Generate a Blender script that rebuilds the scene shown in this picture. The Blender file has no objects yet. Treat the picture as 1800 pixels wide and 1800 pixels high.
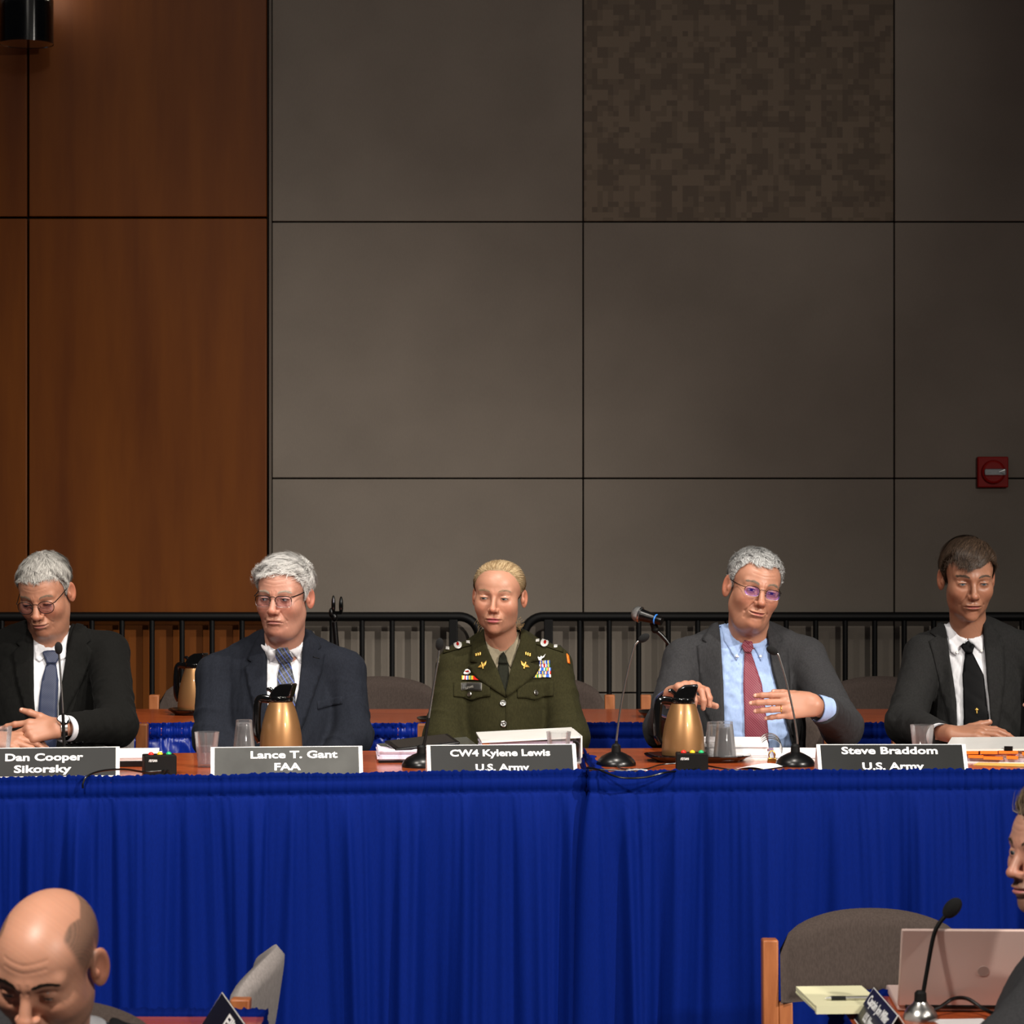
import bpy, bmesh, math, random
import numpy as np
from mathutils import Vector, Matrix, geometry

# ------------------------------------------------------------------ camera, world, lights, exposure
SC = bpy.context.scene
C = SC.collection
F, HOR, CZ = 4800.0, 907.0, 1.395        # focal length in pixels of the 1800 frame, horizon row, eye height over the stage
LOW = -0.33                              # hall floor below the stage

def P(px, py, d):
    """world point seen at pixel (px, py) at depth d (metres in front of the lens)"""
    return np.array([(px - 900.0) / F * d, d, CZ - (py - HOR) / F * d])

cd = bpy.data.cameras.new('camera')
cam = bpy.data.objects.new('camera', cd); C.objects.link(cam)
cam.location = (0, 0, CZ); cam.rotation_euler = (math.pi / 2, 0, 0)
cd.sensor_width = 36; cd.lens = 36 * F / 1800; cd.shift_y = (HOR - 900) / 1800
cd.clip_start = .1; cd.clip_end = 60
cd.dof.use_dof = True; cd.dof.focus_distance = 7.85; cd.dof.aperture_fstop = 10
SC.camera = cam
SC.view_settings.view_transform = 'Standard'; SC.view_settings.look = 'None'
SC.view_settings.gamma = 1; SC.view_settings.use_curve_mapping = False
SC.view_settings.exposure = 0.12

W = bpy.data.worlds.new('world'); SC.world = W; W.use_nodes = True
W.node_tree.nodes['Background'].inputs[0].default_value = (.80, .86, 1.0, 1)
W.node_tree.nodes['Background'].inputs[1].default_value = 0.025

def lamp(kind, name, loc, target, power, col=(1, 1, 1), **kw):
    l = bpy.data.lights.new(name, kind); l.energy = power; l.color = col
    for k, v in kw.items(): setattr(l, k, v)
    o = bpy.data.objects.new(name, l); C.objects.link(o); o.location = loc
    o.rotation_euler = (Vector(target) - Vector(loc)).to_track_quat('-Z', 'Y').to_euler()
    return o
WARM = (1, .93, .84)
lamp('SPOT', 'stage_spot', (5.6, 2.1, 5.1), (-.75, 8.2, .70), 2300, WARM, spot_size=math.radians(36), spot_blend=.8, shadow_soft_size=.09)
lamp('SPOT', 'ceiling_spot', (.3, 6.1, 5.2), (-.20, 8.0, .8), 520, WARM, spot_size=math.radians(50), spot_blend=.9, shadow_soft_size=.14)
lamp('SPOT', 'ceiling_spot', (-2.0, 5.4, 5.2), (-.9, 8.0, .8), 430, WARM, spot_size=math.radians(56), spot_blend=.9, shadow_soft_size=.14)
lamp('SPOT', 'hall_spot', (3.4, .9, 3.5), (.75, 5.2, .4), 700, WARM, spot_size=math.radians(80), spot_blend=.8, shadow_soft_size=.12)
lamp('SPOT', 'hall_spot', (-1.5, 2.5, 4.2), (-.8, 4.6, .5), 900, WARM, spot_size=math.radians(80), spot_blend=.8, shadow_soft_size=.12)
lamp('AREA', 'ceiling_fill', (0, 6.0, 5.4), (0, 8.4, .9), 18, WARM, shape='RECTANGLE', size=6, size_y=1.5)  # unseen area light added as soft overhead fill
lamp('SPOT', 'wall_spot', (-.1, 4.2, 5.0), tuple(P(850, -50, 10.5)), 150, WARM, spot_size=math.radians(33), spot_blend=.22, shadow_soft_size=.25)

# ------------------------------------------------------------------ materials
def lin(c):
    if isinstance(c, str): c = [int(c[i:i + 2], 16) / 255 for i in (0, 2, 4)]
    return tuple(x / 12.92 if x <= .04045 else ((x + .055) / 1.055) ** 2.4 for x in c[:3]) + (1,)
def new_mat(name):
    m = bpy.data.materials.new(name); m.use_nodes = True
    nt = m.node_tree; b = nt.nodes['Principled BSDF']
    return m, nt, b
def N(nt, t, **kw):
    n = nt.nodes.new(t)
    for k, v in kw.items():
        if k.startswith('i_'): n.inputs[int(k[2:]) if k[2:].isdigit() else k[2:].replace('_', ' ')].default_value = v
        else: setattr(n, k, v)
    return n
def L(nt, a, b): nt.links.new(a, b)
def bump(nt, b, height, strength=.3, dist=.002):
    bp = N(nt, 'ShaderNodeBump'); bp.inputs['Strength'].default_value = strength; bp.inputs['Distance'].default_value = dist
    L(nt, height, bp.inputs['Height']); L(nt, bp.outputs[0], b.inputs['Normal']); return bp
def plain(name, col, rough=.5, metal=0, spec=.5, noise=0, nscale=40, bstr=0, sheen=0, trans=0, ior=1.45, emit=0, coat=0, coord='Object'):
    m, nt, b = new_mat(name)
    b.inputs['Base Color'].default_value = lin(col); b.inputs['Roughness'].default_value = rough
    b.inputs['Metallic'].default_value = metal; b.inputs['Specular IOR Level'].default_value = spec
    b.inputs['IOR'].default_value = ior
    if sheen: b.inputs['Sheen Weight'].default_value = sheen; b.inputs['Sheen Roughness'].default_value = .5
    if trans: b.inputs['Transmission Weight'].default_value = trans
    if coat: b.inputs['Coat Weight'].default_value = coat; b.inputs['Coat Roughness'].default_value = .08
    if emit: b.inputs['Emission Color'].default_value = lin(col); b.inputs['Emission Strength'].default_value = emit
    if noise or bstr:
        tc = N(nt, 'ShaderNodeTexCoord'); nz = N(nt, 'ShaderNodeTexNoise'); nz.inputs['Scale'].default_value = nscale; nz.inputs['Detail'].default_value = 4
        L(nt, tc.outputs[coord], nz.inputs['Vector'])
        if noise:
            mx = N(nt, 'ShaderNodeMix', data_type='RGBA', blend_type='MULTIPLY'); mx.inputs[0].default_value = 1
            mr = N(nt, 'ShaderNodeMapRange'); mr.inputs[1].default_value = .3; mr.inputs[2].default_value = .7
            mr.inputs[3].default_value = 1 - noise; mr.inputs[4].default_value = 1 + noise * .6
            L(nt, nz.outputs[0], mr.inputs[0]); mx.inputs[6].default_value = lin(col)
            cb = N(nt, 'ShaderNodeCombineColor')
            for i in range(3): L(nt, mr.outputs[0], cb.inputs[i])
            L(nt, cb.outputs[0], mx.inputs[7]); L(nt, mx.outputs[2], b.inputs['Base Color'])
        if bstr: bump(nt, b, nz.outputs[0], bstr)
    return m
def cloth(name, col, rough=.85, weave=900, sheen=.015, bstr=.25, var=.12, spec=.10):
    """woven cloth: fine crossed threads in the relief, slight mottling in the colour"""
    m, nt, b = new_mat(name)
    b.inputs['Roughness'].default_value = rough; b.inputs['Specular IOR Level'].default_value = spec
    b.inputs['Sheen Weight'].default_value = sheen; b.inputs['Sheen Roughness'].default_value = .4
    tc = N(nt, 'ShaderNodeTexCoord'); nz = N(nt, 'ShaderNodeTexNoise'); nz.inputs['Scale'].default_value = 260; nz.inputs['Detail'].default_value = 3
    mp = N(nt, 'ShaderNodeMapping'); mp.inputs['Scale'].default_value = (1, 1, .35)
    L(nt, tc.outputs['Object'], mp.inputs[0]); L(nt, mp.outputs[0], nz.inputs['Vector'])
    r = N(nt, 'ShaderNodeValToRGB'); c = np.array(lin(col)); r.color_ramp.elements[0].position = .35; r.color_ramp.elements[1].position = .65
    r.color_ramp.elements[0].color = (*(c[:3] * (1 - var)), 1); r.color_ramp.elements[1].color = (*(c[:3] * (1 + var)), 1)
    L(nt, nz.outputs[0], r.inputs[0]); L(nt, r.outputs[0], b.inputs['Base Color'])
    bump(nt, b, nz.outputs[0], bstr, .001)
    return m
def vcol(name, rough=.5, spec=.4, sss=0, bscale=0, bstr=.1, aniso=0, sheen=0):
    m, nt, b = new_mat(name)
    a = N(nt, 'ShaderNodeAttribute', attribute_name='Col'); L(nt, a.outputs['Color'], b.inputs['Base Color'])
    b.inputs['Roughness'].default_value = rough; b.inputs['Specular IOR Level'].default_value = spec
    if sss:
        b.inputs['Subsurface Weight'].default_value = sss; b.inputs['Subsurface Radius'].default_value = (1, .35, .18)
        b.inputs['Subsurface Scale'].default_value = .006
    if bscale:
        tc = N(nt, 'ShaderNodeTexCoord'); nz = N(nt, 'ShaderNodeTexNoise'); nz.inputs['Scale'].default_value = bscale; nz.inputs['Detail'].default_value = 5
        L(nt, tc.outputs['Object'], nz.inputs['Vector']); bump(nt, b, nz.outputs[0], bstr, .001)
    return m
def wood(name, c1, c2, rough=.35, scale=(1.5, 1.5, .18), nscale=9, coat=0, spec=.4):
    """veneer: noise stretched along the grain"""
    m, nt, b = new_mat(name)
    tc = N(nt, 'ShaderNodeTexCoord'); mp = N(nt, 'ShaderNodeMapping'); mp.inputs['Scale'].default_value = scale
    L(nt, tc.outputs['Object'], mp.inputs[0])
    nz = N(nt, 'ShaderNodeTexNoise'); nz.inputs['Scale'].default_value = nscale; nz.inputs['Detail'].default_value = 7; nz.inputs['Roughness'].default_value = .62
    L(nt, mp.outputs[0], nz.inputs['Vector'])
    r = N(nt, 'ShaderNodeValToRGB'); r.color_ramp.elements[0].position = .3; r.color_ramp.elements[1].position = .7
    r.color_ramp.elements[0].color = lin(c1); r.color_ramp.elements[1].color = lin(c2)
    L(nt, nz.outputs[0], r.inputs[0]); L(nt, r.outputs[0], b.inputs['Base Color'])
    b.inputs['Roughness'].default_value = rough; b.inputs['Specular IOR Level'].default_value = spec
    if coat: b.inputs['Coat Weight'].default_value = coat; b.inputs['Coat Roughness'].default_value = .12
    return m
def camo_mat():
    """blocky two-size square pattern printed on the wall fabric"""
    m, nt, b = new_mat('block print fabric')
    tc = N(nt, 'ShaderNodeTexCoord')
    def cells(size, off, smooth):
        s = N(nt, 'ShaderNodeVectorMath', operation='SNAP'); s.inputs[1].default_value = (size, 10, size)
        L(nt, tc.outputs['Object'], s.inputs[0])
        a = N(nt, 'ShaderNodeVectorMath', operation='ADD'); a.inputs[1].default_value = off
        L(nt, s.outputs[0], a.inputs[0])
        if smooth:
            n = N(nt, 'ShaderNodeTexNoise'); n.inputs['Scale'].default_value = smooth; n.inputs['Detail'].default_value = 1
            L(nt, a.outputs[0], n.inputs['Vector']); return n.outputs[0]
        n = N(nt, 'ShaderNodeTexWhiteNoise', noise_dimensions='3D'); L(nt, a.outputs[0], n.inputs['Vector']); return n.outputs[0]
    u = .0205
    n1 = cells(u, (3.1, 0, 1.7), 14); n2 = cells(u, (9, 0, 4), 0); n3 = cells(u * 2, (1, 0, 7), 0)
    def mth(op, a, bb):
        n = N(nt, 'ShaderNodeMath', operation=op)
        for i, v in enumerate((a, bb)):
            if isinstance(v, (int, float)): n.inputs[i].default_value = v
            else: L(nt, v, n.inputs[i])
        return n.outputs[0]
    s = mth('ADD', mth('MULTIPLY', n1, 1.5), mth('ADD', mth('MULTIPLY', n2, .22), mth('MULTIPLY', n3, .25)))
    r = N(nt, 'ShaderNodeValToRGB'); r.color_ramp.interpolation = 'CONSTANT'
    e = r.color_ramp.elements; e[0].position = 0; e[0].color = lin('5b5044'); e[1].position = .9; e[1].color = lin('6f6253')
    for pos, c in ((1.0 / 1.6, '6a5c4a'),): 
        k = e.new(pos); k.color = lin(c)
    mr = N(nt, 'ShaderNodeMapRange'); mr.inputs[1].default_value = .55; mr.inputs[2].default_value = 1.35
    L(nt, s, mr.inputs[0]); L(nt, mr.outputs[0], r.inputs[0])
    e[0].color = lin('61574d'); e[1].color = lin('6a5f53'); e[1].position = .44; e[2].position = .62; e[2].color = lin('73675a')
    L(nt, r.outputs[0], b.inputs['Base Color']); b.inputs['Roughness'].default_value = .95; b.inputs['Specular IOR Level'].default_value = .1
    return m
def wall_mat(name, col):
    m, nt, b = new_mat(name)
    tc = N(nt, 'ShaderNodeTexCoord')
    nz = N(nt, 'ShaderNodeTexNoise'); nz.inputs['Scale'].default_value = 3; nz.inputs['Detail'].default_value = 5; L(nt, tc.outputs['Object'], nz.inputs[0])
    mp = N(nt, 'ShaderNodeMapping'); mp.inputs['Scale'].default_value = (260, 260, 60); L(nt, tc.outputs['Object'], mp.inputs[0])
    n2 = N(nt, 'ShaderNodeTexNoise'); n2.inputs['Scale'].default_value = 1; n2.inputs['Detail'].default_value = 2; L(nt, mp.outputs[0], n2.inputs[0])
    ad = N(nt, 'ShaderNodeMath', operation='MULTIPLY_ADD'); ad.inputs[1].default_value = .35; L(nt, n2.outputs[0], ad.inputs[0]); L(nt, nz.outputs[0], ad.inputs[2])
    r = N(nt, 'ShaderNodeValToRGB'); c = np.array(lin(col)[:3])
    r.color_ramp.elements[0].position = .45; r.color_ramp.elements[1].position = .95
    r.color_ramp.elements[0].color = (*(c * .9), 1); r.color_ramp.elements[1].color = (*(c * 1.1), 1)
    L(nt, ad.outputs[0], r.inputs[0]); L(nt, r.outputs[0], b.inputs['Base Color'])
    b.inputs['Roughness'].default_value = .92; b.inputs['Specular IOR Level'].default_value = .15
    bump(nt, b, n2.outputs[0], .15, .001)
    return m
def grid_mat(name, base, l1, l2, sc, ang=45, w1=.2, w2=.08, rough=.55, sheen=.3):
    """woven tie: crossed lines over a ground colour"""
    m, nt, b = new_mat(name)
    tc = N(nt, 'ShaderNodeTexCoord'); mp = N(nt, 'ShaderNodeMapping'); mp.inputs['Rotation'].default_value = (0, math.radians(ang), 0); mp.inputs['Scale'].default_value = (sc, sc, sc)
    L(nt, tc.outputs['Object'], mp.inputs[0])
    sx = N(nt, 'ShaderNodeSeparateXYZ'); L(nt, mp.outputs[0], sx.inputs[0])
    def line(out, width, ph=0.):
        a = N(nt, 'ShaderNodeMath', operation='ADD'); a.inputs[1].default_value = ph; L(nt, out, a.inputs[0])
        f = N(nt, 'ShaderNodeMath', operation='FRACT'); L(nt, a.outputs[0], f.inputs[0])
        g = N(nt, 'ShaderNodeMath', operation='LESS_THAN'); g.inputs[1].default_value = width; L(nt, f.outputs[0], g.inputs[0]); return g.outputs[0]
    col = None; prev = lin(base)
    for out, width, ph, c in ((sx.outputs[0], w1, 0, l1), (sx.outputs[2], w1, 0, l1), (sx.outputs[0], w2, .5, l2)):
        mx = N(nt, 'ShaderNodeMix', data_type='RGBA'); L(nt, line(out, width, ph), mx.inputs[0])
        if col is None: mx.inputs[6].default_value = prev
        else: L(nt, col, mx.inputs[6])
        mx.inputs[7].default_value = lin(c); col = mx.outputs[2]
    L(nt, col, b.inputs['Base Color']); b.inputs['Roughness'].default_value = rough; b.inputs['Sheen Weight'].default_value = sheen
    return m
def glass_mat(name, tint='ffffff', rough=.02, ior=1.45):
    m, nt, b = new_mat(name)
    b.inputs['Base Color'].default_value = lin(tint); b.inputs['Roughness'].default_value = rough
    b.inputs['Transmission Weight'].default_value = 1; b.inputs['IOR'].default_value = ior
    return m
def clear_mat(name, t=.93, haze=.04, tint='ffffff'):
    """thin clear plastic or still water: see-through, bright grazing rims, a trace of haze"""
    m, nt, b = new_mat(name); out = nt.nodes['Material Output']; nt.nodes.remove(b)
    c = lin(tint); tr = N(nt, 'ShaderNodeBsdfTransparent'); tr.inputs[0].default_value = (c[0] * t, c[1] * t, c[2] * t, 1)
    g0 = N(nt, 'ShaderNodeBsdfGlossy'); g0.inputs['Roughness'].default_value = .05; g1 = N(nt, 'ShaderNodeBsdfTranslucent'); g1.inputs[0].default_value = (.8, .8, .82, 1); g = N(nt, 'ShaderNodeMixShader'); g.inputs[0].default_value = .28; L(nt, g0.outputs[0], g.inputs[1]); L(nt, g1.outputs[0], g.inputs[2]); df = N(nt, 'ShaderNodeBsdfDiffuse'); df.inputs[0].default_value = (.9, .9, .92, 1)
    lw = N(nt, 'ShaderNodeLayerWeight'); lw.inputs[0].default_value = .32; mr = N(nt, 'ShaderNodeMapRange'); mr.inputs[3].default_value = .05; mr.inputs[4].default_value = .75; L(nt, lw.outputs['Fresnel'], mr.inputs[0])
    m1 = N(nt, 'ShaderNodeMixShader'); m1.inputs[0].default_value = haze; L(nt, tr.outputs[0], m1.inputs[1]); L(nt, df.outputs[0], m1.inputs[2])
    m2 = N(nt, 'ShaderNodeMixShader'); L(nt, mr.outputs[0], m2.inputs[0]); L(nt, m1.outputs[0], m2.inputs[1]); L(nt, g.outputs[0], m2.inputs[2]); L(nt, m2.outputs[0], out.inputs[0])
    return m
def lens_mat(name, tint, amt=.12, gloss=.06):
    """thin spectacle lens: clear, with a faint coloured reflection put into its gloss tint"""
    m, nt, b = new_mat(name); out = nt.nodes['Material Output']
    t = N(nt, 'ShaderNodeBsdfTransparent'); t.inputs[0].default_value = (.93, .91, .95, 1)
    g = N(nt, 'ShaderNodeBsdfGlossy'); g.inputs['Color'].default_value = lin(tint); g.inputs['Roughness'].default_value = gloss
    mx = N(nt, 'ShaderNodeMixShader'); mx.inputs[0].default_value = amt
    L(nt, t.outputs[0], mx.inputs[1]); L(nt, g.outputs[0], mx.inputs[2]); L(nt, mx.outputs[0], out.inputs[0])
    return m

MT = dict(lash=plain('lash', '1c120c', .6),
    wall=wall_mat('grey wall fabric', '7b736a'), wall2=wall_mat('pale wall fabric', '978d82'), camo=camo_mat(),
    joint=plain('dark joint', '2a2521', .9), veneer=wood('cherry wall veneer', '5a2c0a', '75400f', .5, (1.2, 1.2, .12), 5, spec=.25),
    strip=plain('edge strip', '5a5148', .6), trim=plain('grey trim', '6a6259', .7),
    stage=plain('stage carpet', '26242a', .95, noise=.3, nscale=120, bstr=.4), hall=plain('hall carpet', '2b2a33', .95, noise=.3, nscale=90, bstr=.4),
    black=plain('black plastic', '080809', .3), blackmat=plain('matt black', '070707', .6, spec=.25), rail=plain('black rail paint', '050506', .55, spec=.3, bstr=.05, nscale=200),
    foam=plain('foam windscreen', '0a0a0b', .95, bstr=.8, nscale=900), steel=plain('brushed steel', 'b9b8b4', .28, 1), chrome=plain('chrome', 'd8d8d6', .12, 1),
    gold=plain('gold', 'd9a650', .25, 1), brass=plain('brass', 'c99a4c', .3, 1),
    carafe=plain('gold lacquer steel', '9b734a', .38, .62, noise=.04, nscale=20, coat=.25), glossblack=plain('glossy black plastic', '080808', .12, coat=.6),
    table=wood('cherry laminate', '96401f', 'b5562c', .22, (.25, 3, 3), 7, coat=.35), tedge=plain('table edge band', '5a2a18', .5),
    chairwood=wood('oak chair wood', '8a4c28', 'a8663b', .45, (3, 3, .4), 14), grey=cloth('grey chair cloth', '443b37', .95), palegrey=cloth('pale grey chair cloth', '8b8481', .95),
    skirt=cloth('royal blue skirt cloth', '021964', .75, sheen=.0, bstr=.1, var=.05, spec=.06), satin=plain('royal blue satin', '0a2c9c', .32, 0, .7, bstr=.12, nscale=120),
    paper=plain('white paper', 'f1eef0', .8), paper2=plain('lilac tinted paper', 'd9cfe0', .8, noise=.1, nscale=300), ivory=plain('binder vinyl', 'e3e2df', .3, noise=.05, nscale=12),
    card=plain('white card', 'efecea', .6), cardface=plain('dark grey print', '161717', .5, spec=.3, noise=.25, nscale=14), glareface=plain('grey print with glare', '3a3b39', .38, noise=.4, nscale=11), print=plain('white print', 'f4f4f4', .6),  # lighter grey print has the glare on one placard put into its colour
    navyface=plain('dark navy print', '10141f', .35), orange=plain('orange tab', 'f0761c', .6), yellow=plain('yellow pad', 'e9e5bd', .7), manila=plain('manila folder', 'e6bd62', .6),
    tablet=plain('tablet glass', '101113', .09, coat=.5), folder=plain('dark grey folder', '45463f', .45), red=plain('red alarm', '8a0b07', .5, spec=.2),
    red_lens=plain('red lens', 'e0241c', .2, emit=.25), yel_lens=plain('yellow lens', 'e0b018', .2, emit=.2), grn_lens=plain('green lens', '1fa060', .2, emit=.2),
    glass=clear_mat('clear plastic', .985, .03), water=clear_mat('water', .80, .10, 'e8e4f2'), lamp=plain('lamp diffuser', 'fff6e6', .5, emit=5), bronze=plain('dark bronze', '3d3833', .4, .6),
    sleeve=glass_mat('smoked acrylic', '6f6b68', .15), laptop=plain('rose metal', 'c4aaa2', .5, .1), blue_ring=plain('blue ring', '3f8df0', .35), mesh_grille=plain('silver grille', '9a9b9b', .35, .9, bstr=.9, nscale=1500),
    lensp=lens_mat('clear lens', 'c8b8e8', .07), tapeprint=plain('grey embroidery', '9c988f', .7), lensv=lens_mat('violet reflection lens', '6a3cff', .09, .42), shoe=plain('black leather', '0a0a0a', .3),  # violet gloss tint stands in for lights reflected in one man's lenses
    skin=vcol('skin', .44, .45, .12, 420, .12), hair=vcol('hair strands', .5, .35), eye=vcol('eye', .12, .5), ribbon=vcol('ribbon cloth', .7, .2),
)

# ------------------------------------------------------------------ objects: things, parts, structure
MW = {}; ML = {}
def tag(o, label=None, cat=None, group=None, kind=None):
    if label: o['label'] = label
    if cat: o['category'] = cat
    if group: o['group'] = group
    if kind: o['kind'] = kind
    return o
def mat_of(loc, rz=0, rot=None):
    return Matrix.Translation(Vector(loc)) @ (rot.to_4x4() if rot is not None else Matrix.Rotation(rz, 4, 'Z'))
def thing(name, label, cat, loc=(0, 0, 0), rz=0, group=None, rot=None):
    """an Empty at the thing's base that parents its parts"""
    o = bpy.data.objects.new(name, None); C.objects.link(o); o.empty_display_size = .1
    m = mat_of(loc, rz, rot); o.matrix_world = m; MW[o.name] = m
    return tag(o, label, cat, group)
def mesh(name, V, Fc, mat, cols=None, smooth=True):
    me = bpy.data.meshes.new(name)
    V = np.asarray(V, dtype=np.float32)
    me.from_pydata(V.tolist(), [], [list(map(int, f)) for f in Fc] if not isinstance(Fc, np.ndarray) else Fc.tolist())
    me.polygons.foreach_set('use_smooth', [bool(smooth)] * len(me.polygons))
    if cols is not None:
        a = me.color_attributes.new('Col', 'FLOAT_COLOR', 'POINT')
        c = np.ones((len(V), 4), np.float32); c[:, :3] = cols; a.data.foreach_set('color', c.ravel())
    me.materials.append(mat if not isinstance(mat, str) else MT[mat]); me.update()
    return me
def part(name, mb, mat, parent=None, world=False, smooth=None, bevel=0, label=None, cols=None, seg=2, auto=None, kind=None):
    """link ONE mesh object; mb is an MB or (verts, faces[, cols]); parent-local coordinates unless world"""
    if isinstance(mb, MB): V, Fc, sm = np.array(mb.v, dtype=np.float64), mb.f, mb.smooth
    else: V, Fc, sm = np.asarray(mb[0], np.float64), mb[1], True
    if not isinstance(mb, MB) and len(mb) > 2 and cols is None: cols = mb[2]
    if smooth is not None: sm = smooth
    if world and parent is not None:
        inv = np.array(MW[parent.name].inverted()); V = V @ inv[:3, :3].T + inv[:3, 3]
    o = bpy.data.objects.new(name, mesh(name, V, Fc, mat, cols, sm)); C.objects.link(o)
    if parent is not None:
        o.parent = parent; MW[o.name] = MW[parent.name]
    else: MW[o.name] = Matrix.Identity(4)
    if bevel:
        b = o.modifiers.new('bevel', 'BEVEL'); b.width = bevel; b.segments = seg; b.limit_method = 'ANGLE'; b.angle_limit = math.radians(40)
    if sm and (isinstance(mb, MB) or bevel):
        try: o.data.set_sharp_from_angle(angle=math.radians(38))
        except Exception: pass
    if label: o['label'] = label
    if kind: o['kind'] = kind
    return o
def dup(root, loc, rz=0, label=None):
    """copy of a thing with copies of its parts and sub-parts"""
    r = root.copy(); C.objects.link(r); m = mat_of(loc, rz); r.matrix_world = m; MW[r.name] = m
    if label: r['label'] = label
    def rec(src, dst):
        for ch in list(src.children):
            c = ch.copy(); C.objects.link(c); c.parent = dst; rec(ch, c)
    rec(root, r); return r

class MB:
    """collects simple shapes into one mesh"""
    def __init__(s, smooth=True): s.v = []; s.f = []; s.smooth = smooth
    def add(s, V, Fc, M=None):
        n = len(s.v); V = np.asarray(V, float)
        if M is not None: M = np.array(M); V = V @ M[:3, :3].T + M[:3, 3]
        s.v.extend(V.tolist()); s.f.extend([[i + n for i in f] for f in Fc]); return s
    def box(s, c, size, M=None):
        x, y, z = np.array(size) / 2
        V = np.array([[-x, -y, -z], [x, -y, -z], [x, y, -z], [-x, y, -z], [-x, -y, z], [x, -y, z], [x, y, z], [-x, y, z]]) + np.array(c)
        return s.add(V, [[0, 3, 2, 1], [4, 5, 6, 7], [0, 1, 5, 4], [1, 2, 6, 5], [2, 3, 7, 6], [3, 0, 4, 7]], M)
    def prism(s, poly, a, b, axis=1, M=None):
        """2-D outline pulled along an axis from a to b"""
        n = len(poly); V = []
        for t in (a, b):
            for p in poly:
                q = [0, 0, 0]; o = [i for i in range(3) if i != axis]; q[o[0]] = p[0]; q[o[1]] = p[1]; q[axis] = t; V.append(q)
        Fc = [list(range(n))[::-1], list(range(n, 2 * n))] + [[i, (i + 1) % n, n + (i + 1) % n, n + i] for i in range(n)]
        return s.add(V, Fc, M)
    def lathe(s, prof, seg=32, c=(0, 0, 0), M=None, closed=True):
        V = []; n = len(prof)
        for k in range(seg):
            a = 2 * math.pi * k / seg
            for r, z in prof: V.append([c[0] + r * math.cos(a), c[1] + r * math.sin(a), c[2] + z])
        Fc = []
        for k in range(seg):
            k2 = (k + 1) % seg
            for i in range(n - 1): Fc.append([k * n + i, k2 * n + i, k2 * n + i + 1, k * n + i + 1])
        if closed:
            if prof[0][0] > 1e-6: Fc.append([k * n for k in range(seg)][::-1])
            if prof[-1][0] > 1e-6: Fc.append([k * n + n - 1 for k in range(seg)])
        return s.add(V, Fc, M)
    def tube(s, pts, r, seg=10, cap=True, flat=1.0):
        pts = [np.array(p, float) for p in pts]; n = len(pts); rr = r if hasattr(r, '__len__') else [r] * n
        t0 = pts[1] - pts[0]; t0 /= np.linalg.norm(t0); up = np.array([0, 0, 1.]) if abs(t0[2]) < .9 else np.array([1., 0, 0])
        u = np.cross(t0, up); u /= np.linalg.norm(u); V = []
        for i in range(n):
            t = pts[min(i + 1, n - 1)] - pts[max(i - 1, 0)]; t /= np.linalg.norm(t) + 1e-12
            u = u - t * u.dot(t); u /= np.linalg.norm(u) + 1e-12; w = np.cross(t, u)
            for k in range(seg):
                a = 2 * math.pi * k / seg; V.append(pts[i] + rr[i] * (math.cos(a) * u + math.sin(a) * flat * w))
        Fc = [[i * seg + k, i * seg + (k + 1) % seg, (i + 1) * seg + (k + 1) % seg, (i + 1) * seg + k] for i in range(n - 1) for k in range(seg)]
        if cap: Fc += [list(range(seg))[::-1], list(range((n - 1) * seg, n * seg))]
        return s.add(V, Fc)
    def ball(s, c, r, seg=16, rings=10, M=None):
        r = np.array(r if hasattr(r, '__len__') else [r] * 3, float); V = []; Fc = []
        for i in range(rings + 1):
            th = math.pi * i / rings
            for k in range(seg):
                ph = 2 * math.pi * k / seg; V.append(np.array(c) + r * np.array([math.sin(th) * math.cos(ph), math.sin(th) * math.sin(ph), math.cos(th)]))
        for i in range(rings):
            for k in range(seg): Fc.append([i * seg + k, (i + 1) * seg + k, (i + 1) * seg + (k + 1) % seg, i * seg + (k + 1) % seg])
        return s.add(V, Fc, M)
    def torus(s, c, R, r, axis=(0, 0, 1), seg=24, ms=8):
        q = Vector((0, 0, 1)).rotation_difference(Vector(axis)).to_matrix(); q = np.array(q)
        V = []
        for k in range(seg):
            a = 2 * math.pi * k / seg
            for j in range(ms):
                b = 2 * math.pi * j / ms; p = np.array([(R + r * math.cos(b)) * math.cos(a), (R + r * math.cos(b)) * math.sin(a), r * math.sin(b)]); V.append(q @ p + np.array(c))
        Fc = [[k * ms + j, ((k + 1) % seg) * ms + j, ((k + 1) % seg) * ms + (j + 1) % ms, k * ms + (j + 1) % ms] for k in range(seg) for j in range(ms)]
        return s.add(V, Fc)
def spline(pts, n=8):
    """smooth curve through points"""
    pts = np.array(pts, float); out = []
    q = np.vstack([2 * pts[0] - pts[1], pts, 2 * pts[-1] - pts[-2]])
    for i in range(1, len(q) - 2):
        for t in np.linspace(0, 1, n, endpoint=False):
            out.append(.5 * (2 * q[i] + (q[i + 1] - q[i - 1]) * t + (2 * q[i - 1] - 5 * q[i] + 4 * q[i + 1] - q[i + 2]) * t * t + (3 * q[i] - q[i - 1] - 3 * q[i + 1] + q[i + 2]) * t ** 3))
    out.append(pts[-1]); return out
def arr(o): return np.array(o, dtype=np.float32)
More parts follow.
